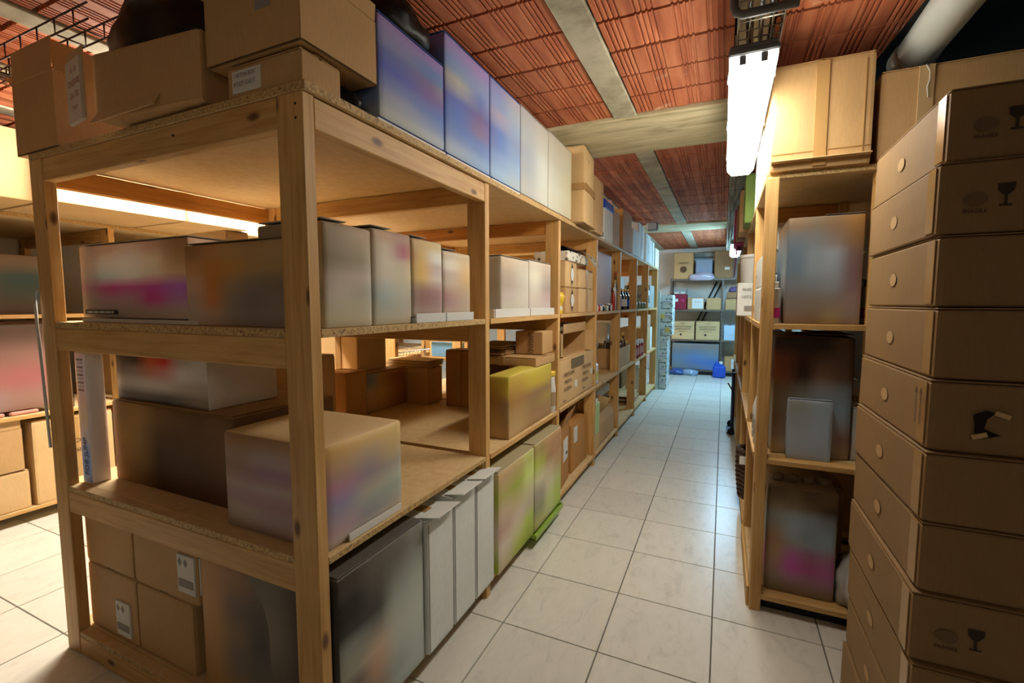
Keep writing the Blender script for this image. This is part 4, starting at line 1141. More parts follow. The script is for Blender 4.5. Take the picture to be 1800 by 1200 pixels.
# bottom
t, s = open_carton('open tan carton with raised flaps and a white label, bottom of the third bay', -1.40, -1.085, 3.17, 3.52, Z1, 0.56, 'orange', R(6), (('-y', 95), ('+x', 112), ('+y', 85), ('-x', 80)), 0.14)
on_face(t, s, '+x', 0.22, 0.27, 0.16, 0.17, PAPER, 'label', 0.003)
on_face(t, s, '+x', 0.25, 0.235, 0.05, 0.02, INK, 'barcode', 0.005)
t, s = carton('tan carton with a small white label behind the open one, bottom of the third bay', -1.44, -1.10, 3.60, 4.08, Z1, 0.50, 'orange', 0, tape=())
on_face(t, s, '+x', 0.10, 0.31, 0.09, 0.13, PAPER, 'label', 0.007)
bottle('dark glass bottle behind the open cartons, bottom of the third bay', -1.42, 3.99, 0.505, 0.035, 0.17, GREENGL, None, WHITEPL)

# ================================================================ FURTHER BAYS
PK = G('a88878 a08078', 'ac8c7c 987a70', 'a48878 98786e', 'a08478 94786c')
pack('tall plain pinkish carton filling the fourth bay of the middle shelf', -1.42, -1.10, 4.24, 4.98, Z3 + 0.002, 2.0, {'+x': PK, '-y': cut(PK, 0, .4)}, '#a08478', 1.2)
rr = random.Random(4)
cm = [WHITEPL, REDPL, BLUEPL, WHITEPL, GOLDCAP, DARKGL]
for i in range(8):
    jar(ORD[i] + ' small jar from the near end, at the foot of the pinkish carton', -1.075, 4.24 + i * 0.085, Z3 + .0015, 0.022, 0.055 + 0.02 * rr.random(), [WHITEPL, REDPL, PAPER, NAVY, GREENGL, WHITEPL, DARKGL, WHITEPL][i], cm[i % 6], 'small jars before the pinkish carton')
for i in range(3):
    bottle(ORD[i] + ' slim bottle, counted from the pinkish carton, by the fifth post', -1.085, 5.03 + i * 0.055, Z3 + .0015, 0.02, 0.24 + 0.09 * i, [REDPL, WHITEPL, GLASSY][i], None, [WHITEPL, GOLDCAP, REDPL][i], 'slim bottles by the fifth post')
for i in range(8):
    bottle(ORD[i % 4] + ' gold capped bottle of the ' + ['front', 'rear'][i // 4] + ' row, fifth bay, middle shelf', -1.10 - 0.08 * (i // 4), 5.36 + (i % 4) * 0.17, Z3 + .0015, 0.034, 0.25, DARKGL if i % 2 else GLASSY, None, GOLDCAP, 'gold capped bottles of the fifth bay', 'bottle', PAPER if i % 3 else BLUEPL)
carton('brown carton at the back of the fifth bay, middle shelf', -1.9, -1.45, 5.3, 5.9, Z3, 1.80, 'dark', 0, tape=())
box_p = [(-1.5, -1.15, 5.3, 6.15)]
for i in range(7):
    jar(ORD[i] + ' green jar from the near end, sixth bay of the middle shelf', -1.09 - 0.09 * (i % 2), 6.36 + i * 0.12, Z3 + .0015, 0.042, 0.09, GREENGL, [CHROME, GOLDCAP][i % 2], 'green jars of the sixth bay')
bottle('tall dark bottle at the sixth post of the middle shelf', -1.18, 6.40, Z3, 0.05, 0.36, DARKGL, None, WHITEPL, None, 'bottle', None, 0.3)
carton('white carton standing high on the back of the sixth bay', -1.75, -1.35, 6.5, 7.0, Z3, 1.88, 'white', 0, tape=())
t = empty('paper_roll', (-1.12, 7.52, Z3)); tag(t, 'white rounded packet standing in the last bay of the middle shelf', 'packet')
bm = bmesh.new(); lathe(bm, [(0, 0), (0.05, 0), (0.06, 0.03), (0.06, 0.26), (0.04, 0.30), (0, 0.305)], 12); bm_obj('body', bm, WHITEPL, t)
bm = bmesh.new(); lathe(bm, [(0.061, 0.08), (0.061, 0.2)], 12); bm_obj('label', bm, GREYPL, t)
t, s = carton('grey carton with black lettering in the last bay of the middle shelf', -1.5, -1.08, 7.68, 8.2, Z3, 1.80, 'grey', 0, tape=())
writing(t, s, '-y', 0.22, 0.2, 0.06, 'CAJA', INK, lift=0.007)
# lower shelf, bays four to seven
t, s = carton('brown carton at the back of the fourth bay, lower shelf', -1.7, -1.28, 4.25, 5.05, Z2, 1.05, 'dark', 0, tape=())
box('white_strip', (0.005, 0.3, 0.03), PAPER, t, (0.216, 0.1, 0.13))
crumple('red_bag', 'red and white crumpled bags on the brown carton of the fourth bay', 'bag', (-1.45, 4.62, 1.055), (0.15, 0.28, 0.07), REDPL, 3, 0.3, 5)
t, s = carton('dark box with a white corner high in the fourth bay of the lower shelf', -1.75, -1.42, 4.2, 4.9, 1.14, 1.30, 'dark', 0, tape=())
t.location.z = 1.145
bm = bmesh.new(); bm.free()
YG = plain('yellow_green_label', '#c8c840', .5)
t = empty('cleaner_bottle', (-1.085, 4.235, Z2)); tag(t, 'white bottle with a yellow green label at the fourth post, lower shelf', 'bottle')
bm = bmesh.new(); cub(bm, (0, 0, 0.10), (0.055, 0.15, 0.20), None, 0.015); bm_obj('body', bm, WHITEPL, t)
box('label', (0.056, 0.151, 0.11), YG, t, (0, 0, 0.085), None, 0.012)
bm = bmesh.new(); lathe(bm, [(0.02, 0), (0.02, 0.06), (0, 0.062)], 10, (0, 0.01, 0.2)); bm_obj('cap', bm, WHITEPL, t)
bottle('tall slim white bottle behind the yellow labelled bottle at the fourth post', -1.15, 4.22, Z2, 0.03, 0.36, WHITEPL, None, WHITEPL)
open_carton('open tan carton holding bottles, fifth bay of the lower shelf', -1.5, -1.09, 5.34, 6.1, Z2, 0.98, 'kraft', 0, (), 0.1)
for i in range(10):
    bottle(ORD[i // 2] + ' ' + ['gold', 'white'][i % 2] + ' capped bottle from the near end, open carton of the fifth bay', -1.16 - 0.1 * (i % 2), 5.42 + (i // 2) * 0.14, Z2 + .006, 0.04, 0.33 + 0.03 * (i % 3), GLASSY, None, [GOLDCAP, WHITEPL][i % 2], 'bottles in the open carton of the fifth bay')
for i in range(8):
    jar(ORD[i // 2] + ' red jar of the ' + ['aisle side', 'rear'][i % 2] + ' row, sixth bay of the lower shelf', -1.10 - 0.12 * (i % 2), 6.36 + (i // 2) * 0.2, Z2 + .0015, 0.05, 0.24, REDGL, [WHITEPL, GOLDCAP][i % 2], 'red jars of the sixth bay', 'jar', plain('rose_label', '#c08a84', .5))
carton('white carton at the back of the sixth bay, lower shelf', -1.8, -1.45, 6.4, 6.9, Z2, 1.22, 'white', 0, tape=())
t, s = carton('tan carton with a white wrapped edge in the last bay of the lower shelf', -1.5, -1.09, 7.45, 8.1, Z2, 1.12, 'kraft', 0, tape=())
on_face(t, s, '+x', 0.5, 0.19, 0.22, 0.36, PAPER, 'white_wrap', 0.007)
carton('white carton on the back of the last bay, lower shelf', -2.0, -1.6, 7.5, 8.0, Z2, 1.28, 'white', 0, tape=())
# bottom shelf, bays four to seven
open_carton('open tan carton with torn flaps, bottom of the fourth bay', -1.50, -1.075, 4.22, 5.12, Z1, 0.30, 'kraft', 0, (('+x', 70), ('-y', 75), ('+y', 120)), 0.10)
bm = bmesh.new()
t = empty('torn_cardboard', (-1.24, 4.86, 0.13)); tag(t, 'torn cardboard pieces poking out of the open carton, bottom of the fourth bay', 'cardboard')
for k, (sx, sz, rx, ry, dz, dy) in enumerate(((0.20, 0.34, 20, 15, 0.24, 0.0), (0.24, 0.22, -25, 30, 0.30, -0.15), (0.18, 0.26, 10, -25, 0.2, 0.1))):
    box('piece', (sx, 0.006, sz), [KRAFT_L, KRAFT, KRAFT_L][k], t, (0.02, dy, dz), (R(rx), R(ry), R(35 + 20 * k)), 0.001)
for i in range(2):
    t = empty('carton_bottle', (-1.09, 4.19 + 0.10 * i, 0.305 - 0.2)); tag(t, ['pale green drink carton at the fourth post, front one, bottom shelf', 'pale green drink carton at the fourth post, rear one, bottom shelf'][i], 'bottle', 'pale green cartons')
    t.location = (-1.095 - 0.0, 4.275 + 0.10 * i, 0.107)
    box('body', (0.06, 0.07, 0.30), plain('pale_green', '#b0cc88', .5), t, (0, 0, 0.30), None, 0.006)
    box('base_carton', (0.062, 0.072, 0.14), KRAFT_L, t, (0, 0, 0.07), None, 0.004)
    bm = bmesh.new(); lathe(bm, [(0.018, 0), (0.018, 0.03), (0, 0.032)], 10, (0, 0, 0.45)); bm_obj('cap', bm, WHITEPL, t)
carton('tan carton in the back of the fourth bay, bottom shelf', -1.95, -1.53, 4.3, 4.9, Z1, 0.52, 'kraft', 0, tape=())
for k in range(4):
    carton('flat brown tray box of the pile in the fifth bay, ' + ['lowest', 'second', 'third', 'topmost'][k], -1.75, -1.35, 5.40, 6.0, Z1 + k * 0.066, Z1 + k * 0.066 + 0.064, MAROON if False else 'dark', 0, tape=(), group='pile of flat brown boxes')
carton('wide white carton lying on the pile of flat brown boxes, fifth bay', -1.8, -1.33, 5.34, 6.05, Z1 + 0.266, 0.46, 'white', 0, tape=())
for k in range(5):
    tt = box('flat_cardboard', (0.45, 0.62, 0.008), KRAFT_D if k % 2 else KRAFT_L, None, (-1.33, 6.74, Z1 + 0.008 + k * 0.026), (R(1.6 * (k % 2)), 0, R(2 * k)), 0.001)
    tag(tt, ORD[k] + ' cardboard sheet up in the loose pile of the sixth bay, bottom shelf', 'cardboard', 'loose cardboard sheets of the sixth bay')
carton('white carton in the back of the sixth bay, bottom shelf', -1.95, -1.6, 6.4, 7.0, Z1, 0.56, 'white', 0, tape=())
carton('tall narrow white carton in the last bay, bottom shelf', -1.40, -1.10, 7.46, 7.72, Z1, 0.50, 'white', 0, tape=())
carton('brown carton in the back of the last bay, bottom shelf', -1.9, -1.5, 7.5, 8.1, Z1, 0.55, 'dark', 0, tape=())
# ================================================================ LEFT WALL RACK AND LEFT AISLE
lt = ['pale carton on the left wall rack top at the picture edge, jutting over the aisle', 'long bright carton on the left wall rack top, right before the lamp',
      'second bright carton on the left wall rack top, further along', 'yellowish carton on the left wall rack top behind the bright ones']
for i, (y0, y1, xf, z1) in enumerate(((0.35, 1.40, -3.72, 2.50), (1.42, 2.16, -3.60, 2.50), (2.18, 2.66, -3.60, 2.48), (2.72, 3.6, -3.85, 2.52))):
    t, s = carton(lt[i], -5.2, xf, y0, y1, 2.104, z1, 'light', 0, tape=(), flaps=False)
t = empty('bottle_pack', (-3.98, 2.76, 2.104)); tag(t, 'flat pack of white and clear bags beside the bright cartons, left wall rack top', 'bag')
crumple('bags', None, None, (0, 0, 0), (0.12, 0.28, 0.035), plain('silver_bag', '#a8b0b8', .25), 3, 0.35, 8, t)
for k in range(3): crumple('white_bag', None, None, (0.06, -0.12 + k * 0.12, 0.02), (0.05, 0.07, 0.03), WHITEPL, 2, 0.3, 40 + k, t)
pack('dark blurred box with a teal patch on the left wall rack, middle shelf', -4.9, -4.33, 1.06, 1.62, 1.4305, 1.83, {'+x': G('7a6a58 6e6052', '5a5a54 2c4a4c', '4a4038 3a4a48', '5a5044 4a4038'), '-y': G('5a5044 4a4038')}, '#4a4038', 1.2)
bottle('small dark bottle with a pale label behind the near rack corner post, left wall rack', -4.36, 1.685, 1.4305, 0.035, 0.2, DARKGL, None, BLACKP, None, 'bottle', PAPER)
pack('reddish brown printed package on the left wall rack, lower shelf', -4.9, -4.34, 1.04, 1.62, 0.78, 1.375, {'+x': G('5a4030 5e4434', '8a6050 94685c', 'b07068 a8605c', 'a09098 a07868')}, '#8a6458', 0.75)
for k in range(3):
    tt = box('bottle_base_tray', (0.16, 0.15, 0.03), [WHITEPL, plain('rosy_plastic', '#c08878', .5), plain('rosy_plastic', '#c08878', .5)][k], None, (-4.42, 1.13 + k * 0.17, 0.7605), None, 0.01)
    tag(tt, ['white shallow dish under the reddish package on the left wall rack', 'first rosy shallow dish under the reddish package', 'second rosy shallow dish under the reddish package'][k], 'dish', 'shallow dishes')
jar('dark jar beside the reddish package on the left wall rack, lower shelf', -4.36, 1.70, Z2, 0.045, 0.36, DARKGL, BLACKP)
open_carton('open tan carton with dark inside on the left wall rack, bottom shelf', -4.9, -4.32, 1.0, 1.44, 0.37, 0.66, 'kraft', 0, (('+x', 92), ('-y', 100)), 0.06)
carton('low tan carton under the open one on the left wall rack', -4.9, -4.32, 0.98, 1.46, Z1, 0.365, 'light', 0, tape=('+x',))
t, s = carton('tall tan carton with faint print beside the open carton on the left wall rack', -4.9, -4.31, 1.485, 1.95, Z1, 0.69, 'light', 0, tape=('+x',))
for k, w in enumerate(('ALCOHOL', '60 G')): writing(t, s, '+x', 0.27, 0.40 - 0.07 * k, 0.03, w, INK_BR, lift=0.008)
carton('brown carton in the second aisle bay of the left wall rack, lower shelf', -4.95, -4.36, 2.1, 2.9, Z2, 1.2, 'kraft', 0, tape=('+x',))
carton('white carton of the left wall rack, seen over the turned middle shelf', -4.95, -4.36, 2.1, 2.5, 1.4305, 1.85, 'white', 0, tape=())
t, s = carton('large white board carton by the lamp, left wall rack lower shelf third bay', -4.95, -4.4, 3.15, 4.1, Z2, 1.35, 'white', 0, tape=())
carton('white carton of the left wall rack, middle shelf third bay', -4.95, -4.4, 3.15, 4.0, 1.4305, 1.9, 'white', 0, tape=())
carton('white carton of the left wall rack, middle shelf fourth bay', -4.95, -4.4, 4.25, 5.1, 1.4305, 1.9, 'white', 0, tape=())
carton('white carton of the left wall rack, lower shelf fourth bay', -4.95, -4.4, 4.25, 5.1, Z2, 1.25, 'white', 0, tape=())
# white cord on the near rack's corner post
t = empty('extension_cable', (-2.575, 0.93, 0)); tag(t, 'thin white cord hanging down the left front post of the near rack', 'cord')
bm = bmesh.new(); tube(bm, [(0.03, 0.0, 1.56), (0.012, 0.002, 1.545), (-0.004, 0.003, 1.50), (-0.008, 0.004, 1.42), (0.002, 0.004, 1.30), (0.008, 0.005, 1.10), (0.01, 0.008, 0.9)], 0.0055, 8)
bm_obj('cord', bm, WHITEPL, t)
# shopping trolley
t = empty('shopping_trolley', (-3.15, 3.75, 0)); tag(t, 'chrome wire shopping trolley standing in the left aisle behind the near rack', 'trolley'); t.rotation_euler.z = R(-8)
def basket(zb, zt, xb, xt, yb0, yb1, yt0, yt1, nx, ny, nz):
    bm = bmesh.new()
    def cor(f, sx, sy):
        x = (xb + (xt - xb) * f) * sx
        y = (yb0 + (yt0 - yb0) * f) if sy < 0 else (yb1 + (yt1 - yb1) * f)
        return (x, y, zb + (zt - zb) * f)
    for k in range(nz):
        f = k / (nz - 1)
        c4 = [cor(f, -1, -1), cor(f, 1, -1), cor(f, 1, 1), cor(f, -1, 1), cor(f, -1, -1)]
        for a, b in zip(c4[:-1], c4[1:]): tube(bm, [a, b], 0.0055 if k in (0, nz - 1) else 0.0035, 5, False)
    for sx in (-1, 1):
        for k in range(ny + 1):
            g = k / ny
            a, b = Vector(cor(0, sx, -1)).lerp(Vector(cor(0, sx, 1)), g), Vector(cor(1, sx, -1)).lerp(Vector(cor(1, sx, 1)), g)
            tube(bm, [a, b], 0.0025, 4, False)
    for sy in (-1, 1):
        for k in range(nx + 1):
            g = k / nx
            a, b = Vector(cor(0, -1, sy)).lerp(Vector(cor(0, 1, sy)), g), Vector(cor(1, -1, sy)).lerp(Vector(cor(1, 1, sy)), g)
            tube(bm, [a, b], 0.0025, 4, False)
    for k in range(nx + 1):
        g = k / nx
        tube(bm, [Vector(cor(0, -1, -1)).lerp(Vector(cor(0, 1, -1)), g), Vector(cor(0, -1, 1)).lerp(Vector(cor(0, 1, 1)), g)], 0.0025, 4, False)
    return bm
bm_obj('basket', basket(0.55, 1.02, 0.19, 0.25, -0.33, 0.30, -0.42, 0.42, 9, 20, 6), CHROME, t)
bm = bmesh.new()
for sx in (-1, 1):
    tube(bm, [(sx * 0.25, -0.43, 1.1), (sx * 0.23, -0.36, 0.6), (sx * 0.22, -0.30, 0.2), (sx * 0.20, 0.35, 0.14)], 0.011, 8)
    tube(bm, [(sx * 0.21, -0.25, 0.2), (sx * 0.2, 0.1, 0.55)], 0.009, 8)
bm_obj('frame', bm, CHROME, t)
bm = bmesh.new(); tube(bm, [(-0.26, -0.44, 1.1), (0.26, -0.44, 1.1)], 0.018, 10); bm_obj('handle', bm, NAVY, t)
box('coin_lock', (0.06, 0.05, 0.07), NAVY, t, (0.16, -0.42, 1.07), None, 0.01)
box('child_seat', (0.36, 0.02, 0.14), GREYPL, t, (0, -0.28, 0.98), (R(20), 0, 0), 0.004)
for sx in (-1, 1):
    for y in (-0.28, 0.33):
        bm = bmesh.new(); tube(bm, [(sx * 0.2 - 0.012, y, 0.05), (sx * 0.2 + 0.012, y, 0.05)], 0.05, 14); bm_obj('wheel', bm, BLACKP, t)
        bm = bmesh.new(); tube(bm, [(sx * 0.2, y, 0.07), (sx * 0.2, y, 0.155)], 0.01, 6); bm_obj('caster_fork', bm, CHROME, t)
pack('green and white packet lying in the shopping trolley', -3.25, -3.05, 3.62, 3.85, 0.57, 0.84, {'-y': G('a8c890 b8d0a0', '88b060 a0c080'), '+x': G('a8c890 88b060')}, '#a0b890', 1.2, seam=True)
# pale wooden crate frame and other things further back
t = empty('wooden_crate', (-2.30, 3.85, Z2)); tag(t, 'pale open wooden crate frame at the left back of the third bay, lower shelf', 'crate')
t.location = (-2.62, 4.6, 0.0)
t.location = (-3.1, 5.0, 0.62)
for z, h in ((0.50, 0.16), (0.22, 0.03)): 
    for y in (-0.2, 0.2): box('slat', (0.62, 0.018, h), PINE, t, (0, y, z), None, 0.002)
for x in (-0.31, 0.31):
    for y in (-0.18, 0.18): box('corner_post', (0.04, 0.04, 1.2), PINE, t, (x, y, -0.02), None, 0.002)
box('deck', (0.62, 0.4, 0.018), PINE, t, (0, 0, 0.20), None, 0.002)
t2, s = carton('blue and white carton on the pale wooden stand in the left aisle', -3.35, -2.95, 4.9, 5.1, 0.842, 1.02, plain('light_blue_board', '#7ab0dc', .6), 0, tape=())
t, s = carton('brown taped carton between the fanned sheets and the cardboard pile, lower shelf', -1.86, -1.64, 2.90, 3.07, Z2, 1.165, 'orange', 0, tape=('-y',))
for k in range(5):
    tt = box('flat_cardboard', (0.40, 0.20, 0.006), KRAFT_L if k % 2 == 0 else KRAFT, None, (-2.20, 2.985 + 0.004 * k, 1.030 + 0.010 * k), (R(1.0 * (k % 2)), 0, R(4 - 2 * k)), 0.001)
    tag(tt, ORD[k] + ' cardboard sheet up, fanned out on the tan carton by the third post', 'cardboard', 'fanned cardboard sheets')
carton('tan carton under the fanned sheets, at the third post of the lower shelf', -2.42, -2.0, 2.87, 3.07, Z2, 1.02, 'kraft', 0, tape=('-y',))
t, s = carton('red and blue printed carton at the far back of the left aisle', -3.9, -3.55, 6.2, 6.6, 0.0, 1.25, plain('rose_board', '#b06a6a', .6), 0, tape=())
box('blue_band', (0.352, 0.402, 0.2), BLUEPL, t, (0, 0, 1.0), None, 0.002)

# ================================================================ RIGHT RACK CONTENTS
t, s = carton('big tan taped carton on top of the right rack, beside the glowing lamp', 0.172, 0.548, 2.475, 2.98, ZT, 2.562, 'kraft', 0, tape=('-y',))
on_face(t, s, '-y', s[0] / 2, 0.075, s[0] * 0.98, 0.004, TAPE, 'crease', 0.003)
on_face(t, s, '-y', s[0] / 2 + 0.155, 0.23, 0.004, 0.4, TAPE, 'crease', 0.003)
box('bottom_flap', (0.37, 0.07, 0.004), KRAFT_L, t, (0, -0.252, 0.036), (R(-3), 0, 0), 0.001)
t, s = carton('wide tan carton with shiny tape at the right end of the right rack top', 0.572, 1.24, 2.50, 3.0, ZT, 2.475, 'kraft', 0, tape=('-x',))
on_face(t, s, '-y', 0.15, 0.20, 0.05, 0.34, TAPE_C, 'clear_tape', 0.007)
bm = bmesh.new(); tube(bm, [(0.0, 0, 0.09), (0.012, -0.004, 0.06), (0.014, 0, 0.03), (0.006, -0.002, 0.0), (0.012, 0, -0.04)], 0.002, 5); bm_obj('loose_tape_edge', bm, PAPER, t, (-0.19, -0.262, 0.28))
RG3 = G('7a6248 70604c 7a6044 8a6434', '5c6670 6a6e70 76685c 7a5a3a', '586874 76828a 88919a 6a5650', '5a6a78 7a868c 848c94 6c5250', '6a6c70 6e7478 7c8084 705c5c', '6e6660 74685c 786c60 84706a', '746050 705e4c 8a7a58 7a6c68')
pack('large blue grey printed carton on the middle shelf of the right rack, facing the viewer', 0.262, 0.555, 2.53, 2.95, 1.4105, 1.90, {'-y': RG3, '-x': cut(RG3, 0, .3)}, '#74685c', 1.35)
for x, lb in ((0.222, 'small white packet with a magenta foot left of the blue grey carton, right rack'), (0.576, 'small white packet with a magenta foot right of the blue grey carton, right rack')):
    t = empty('tall_packet', (x + (0.01 if x < .4 else 0.02), 2.62, 1.4105)); tag(t, lb, 'packet')
    box('body', (0.03, 0.10, 0.17), WHITEPL, t, (0, 0, 0.085), None, 0.005)
    box('magenta_band', (0.032, 0.102, 0.055), plain('magenta_label', '#d030a0', .5), t, (0, 0, 0.05), None, 0.004)
    box('dark_cap', (0.022, 0.03, 0.03), BLACKP if x > .4 else WHITEPL, t, (0, 0, 0.186), None, 0.004)
carton('pale blue carton behind the magenta footed packet at the right post, right rack', 0.562, 0.66, 2.75, 3.0, 1.4105, 1.62, plain('pale_blue_board', '#88a0b4', .6), 0, tape=())
for k in range(4):
    carton(['lowest', 'second', 'third', 'topmost'][k] + ' flat grey white carton of the stack behind the first post of the right rack', 0.235, 0.56, 2.97, 3.20, 1.4105 + k * 0.13, 1.4105 + k * 0.13 + 0.126, 'white' if k % 2 else 'grey', 0, tape=(), group='flat cartons behind the first right post')
RG2 = G('30241c 2a1d16 241810 54402c', '7a4028 3a2010 5a4434 604a38', '804828 2c180e 8a6c5c 6a5244', '6c5438 706858 90949a 7c8c98', '6a5c48 8c9284 8ca0ac 84a0b4', '6c5038 9aa4ac 98a8b8 8c9cac', '7a6450 98a4b4 94a4b8 8a6a6c', 'a08c68 909cac 909ca8 948474')
pack('dark brown topped, bluish footed package on the lower shelf of the right rack', 0.236, 0.56, 2.60, 2.98, 0.7655, 1.345, {'-y': RG2, '-x': cut(RG2, 0, .3)}, '#5a4434', 1.3, bow=0.012)
t, s = pack('pale blue white carton standing in front of the brown topped package, right rack', 0.298, 0.475, 2.535, 2.585, 0.7655, 1.05, {'-y': G('8a9088 8c9ca8', '9098a0 94a4b4', '98a4b0 98a8b8', '98a4b4 94a4b8')}, '#98a4b0', 1.3)
t, s = carton('white carton with black triangle marks at the right post, lower shelf of the right rack', 0.566, 0.70, 2.62, 2.95, 0.7655, 1.02, 'white', 0, tape=())
shape2d(t, s, '-y', 0.05, 0.09, [[(-.03, -.03), (.03, -.03), (0, .03)]], INK, 'triangle_mark', 0.007)
RG1 = G('6a5840 74603f 5c4630 6a563c', '8a7a60 80705a 6c5a44 4a3c2c', '8c9494 94a4b0 8a98a8 7a828a', '98866a 90a0ac 7c8c98 8aa0b4', 'a07a5c 8c8c88 88909c 8c9ca8', 'a08860 a8609c 8c5c78 a07088', '9a7c74 b850a8 a04880 a85c98', '8c7868 98708c 906880 98708c', '7a6a50 7c6858 84705c 80705c')
t, s = pack('pack of white bottles with pink labels on the bottom shelf of the right rack', 0.232, 0.520, 2.54, 2.90, 0.0865, 0.615, {'-y': RG1, '-x': cut(RG1, 0, .3)}, '#80705c', 1.35, bow=0.012, seam=False)
for i in range(4):
    bm = bmesh.new(); lathe(bm, [(0.026, 0), (0.03, 0.01), (0.028, 0.03), (0, 0.034)], 10); bm_obj('bottle_cap', bm, plain('tan_cap', '#7a6850', .5), t, (-0.1 + 0.067 * i, -0.09, s[2] + 0.010))
crumple('mesh_bag', 'dark red mesh bag lying behind the pink labelled bottles, right rack', 'bag', (0.36, 3.0, 0.40), (0.15, 0.09, 0.12), plain('dark_red_mesh', '#5a1c14', .35), 3, 0.3, 14)
bpy.data.objects['mesh_bag'].location = (0.38, 3.02, 0.5205)
carton('dark brown carton behind the pink labelled bottles, holding the red mesh bag', 0.225, 0.62, 2.92, 3.18, 0.0865, 0.52, 'dark', 0, tape=())
crumple('plastic_bag', 'white crumpled plastic bag beside the pink labelled bottles, right rack', 'bag', (0.575, 2.60, 0.0865), (0.048, 0.10, 0.13), plain('dull_white_bag', '#b8b8b4', .3), 3, 0.3, 15)
# second bay of the right rack
t, s = carton('slim white carton at the aisle edge of the right rack middle shelf, lower one', 0.168, 0.229, 2.70, 3.15, 1.4105, 1.59, 'white', 0, tape=())
t, s = carton('slim white carton stacked on the other at the right rack aisle edge', 0.170, 0.229, 2.74, 3.15, 1.592, 1.75, 'white', 0, tape=())
writing(t, s, '-x', 0.2, 0.06, 0.02, 'LOTE', INK_GREY, lift=0.007)
for i, y in enumerate((2.72, 2.86)):
    t = empty('white_jug', (0.198, y + 0.02, 0.7655)); t.scale = (0.55, 0.9, 1.0); tag(t, ['front', 'rear'][i] + ' slim white plastic jug at the aisle edge of the right rack lower shelf', 'jug', 'white jugs')
    bm = bmesh.new(); lathe(bm, [(0, 0), (0.05, 0), (0.058, 0.01), (0.058, 0.17), (0.03, 0.23), (0.022, 0.24), (0.022, 0.27), (0, 0.27)], 14); bm_obj('body', bm, WHITEPL, t)
    bm = bmesh.new(); lathe(bm, [(0.026, 0.26), (0.026, 0.285), (0, 0.287)], 12); bm_obj('cap', bm, WHITEPL, t)
    bm = bmesh.new(); lathe(bm, [(0.0588, 0.05), (0.0588, 0.13)], 14); bm_obj('label', bm, plain('grey_label', '#a8a4a0', .6), t)
carton('tan carton on the bottom shelf of the second bay, right rack', 0.37, 0.8, 3.4, 4.1, 0.0865, 0.45, 'kraft', 0, tape=())
carton('pale carton leaning out on the right rack top, brightly lit beside the lamp end', 0.168, 0.5, 3.08, 3.62, ZT, 2.50, 'white', 0, tape=())
carton('green carton standing on the right rack top behind the bright carton', 0.12, 0.45, 3.92, 4.24, ZT, 2.46, 'green', 0, tape=())
carton('tan carton on the right rack top after the green one', 0.10, 0.45, 4.42, 4.76, ZT, 2.45, 'light', 0, tape=())
carton('second tan carton on the right rack top, before the magenta one', 0.085, 0.45, 4.85, 5.1, ZT, 2.41, 'dark', 0, tape=())
carton('magenta carton on the right rack top at the far end', 0.075, 0.45, 5.2, 5.75, ZT - 0.0, 2.44, 'pink', 0, tape=())
t = empty('magenta_banner', (0.10, 5.62, 1.93)); tag(t, 'magenta sheet hanging over the edge of the right rack top', 'sheet')
box('sheet', (0.006, 0.5, 0.30), PINKB, t, (0, 0, 0.02), (0, R(3), 0), 0.001)
box('fold', (0.08, 0.5, 0.006), PINKB, t, (0.035, 0, 0.168), None, 0.001)
# protruding white bucket on labelled box
t, s = carton('white carton with a grey printed label jutting into the aisle from the right rack', 0.092, 0.40, 3.97, 4.24, 1.4105, 1.662, 'white', 0, tape=(), flaps=False)
for k, (w, v) in enumerate((('FRAGILE', 0.20), ('LOT 2', 0.145))): writing(t, s, '-y', 0.065, v, 0.02, w, INK, lift=0.007, width=0.06)
on_face(t, s, '-y', 0.08, 0.06, 0.06, 0.035, INK_GREY, 'printed_block', 0.007)
t = empty('white_tub', (0.245, 4.12, 1.6635)); tag(t, 'tall white rounded tub standing on the white carton jutting from the right rack', 'tub')
bm = bmesh.new(); lathe(bm, [(0, 0), (0.125, 0), (0.13, 0.006), (0.138, 0.19), (0.138, 0.205), (0, 0.206)], 28); bm_obj('body', bm, WHITEPL, t)
bm = bmesh.new(); lathe(bm, [(0.143, 0.192), (0.145, 0.216), (0, 0.218)], 28); bm_obj('lid', bm, WHITEPL, t)
# wicker like stack at the second post, folded trolley further on
t = empty('wicker_basket', (0.235, 3.75, 0.0875)); tag(t, 'dark brown woven basket jutting from the bottom shelf, second bay of the right rack', 'basket')
bm = bmesh.new()
for k in range(11):
    z = 0.012 + k * 0.034; r = 0.085 + 0.02 * math.sin(k * 0.2)
    pts = [(r * math.cos(a * 2 * math.pi / 20), r * math.sin(a * 2 * math.pi / 20), z + 0.005 * (-1) ** a) for a in range(21)]
    tube(bm, pts, 0.016, 6, False)
bm_obj('weave', bm, plain('dark_wicker', '#4a3424', .7), t)
box('paper_label', (0.05, 0.004, 0.06), PAPER, t, (-0.07, -0.118, 0.30), None, 0.0005)
t = empty('hand_truck', (0.135, 6.0, 0.0)); tag(t, 'dark blue hand truck with a thin handle parked beside the right rack', 'hand truck')
bm = bmesh.new()
for y in (-0.16, 0.16): tube(bm, [(0, y, 0.06), (0, y, 0.72)], 0.016, 8)
bm_obj('rails', bm, NAVY, t)
for z in (0.15, 0.38, 0.62): box('crossbar', (0.02, 0.32, 0.05), NAVY, t, (0, 0, z), None, 0.003)
box('toe_plate', (0.06, 0.34, 0.012), NAVY, t, (-0.03, 0, 0.012), None, 0.002)
bm = bmesh.new(); tube(bm, [(0.0, -0.16, 0.48), (-0.015, -0.17, 0.52), (-0.06, -0.20, 0.60)], 0.008, 8); bm_obj('handle', bm, BLACKM, t)
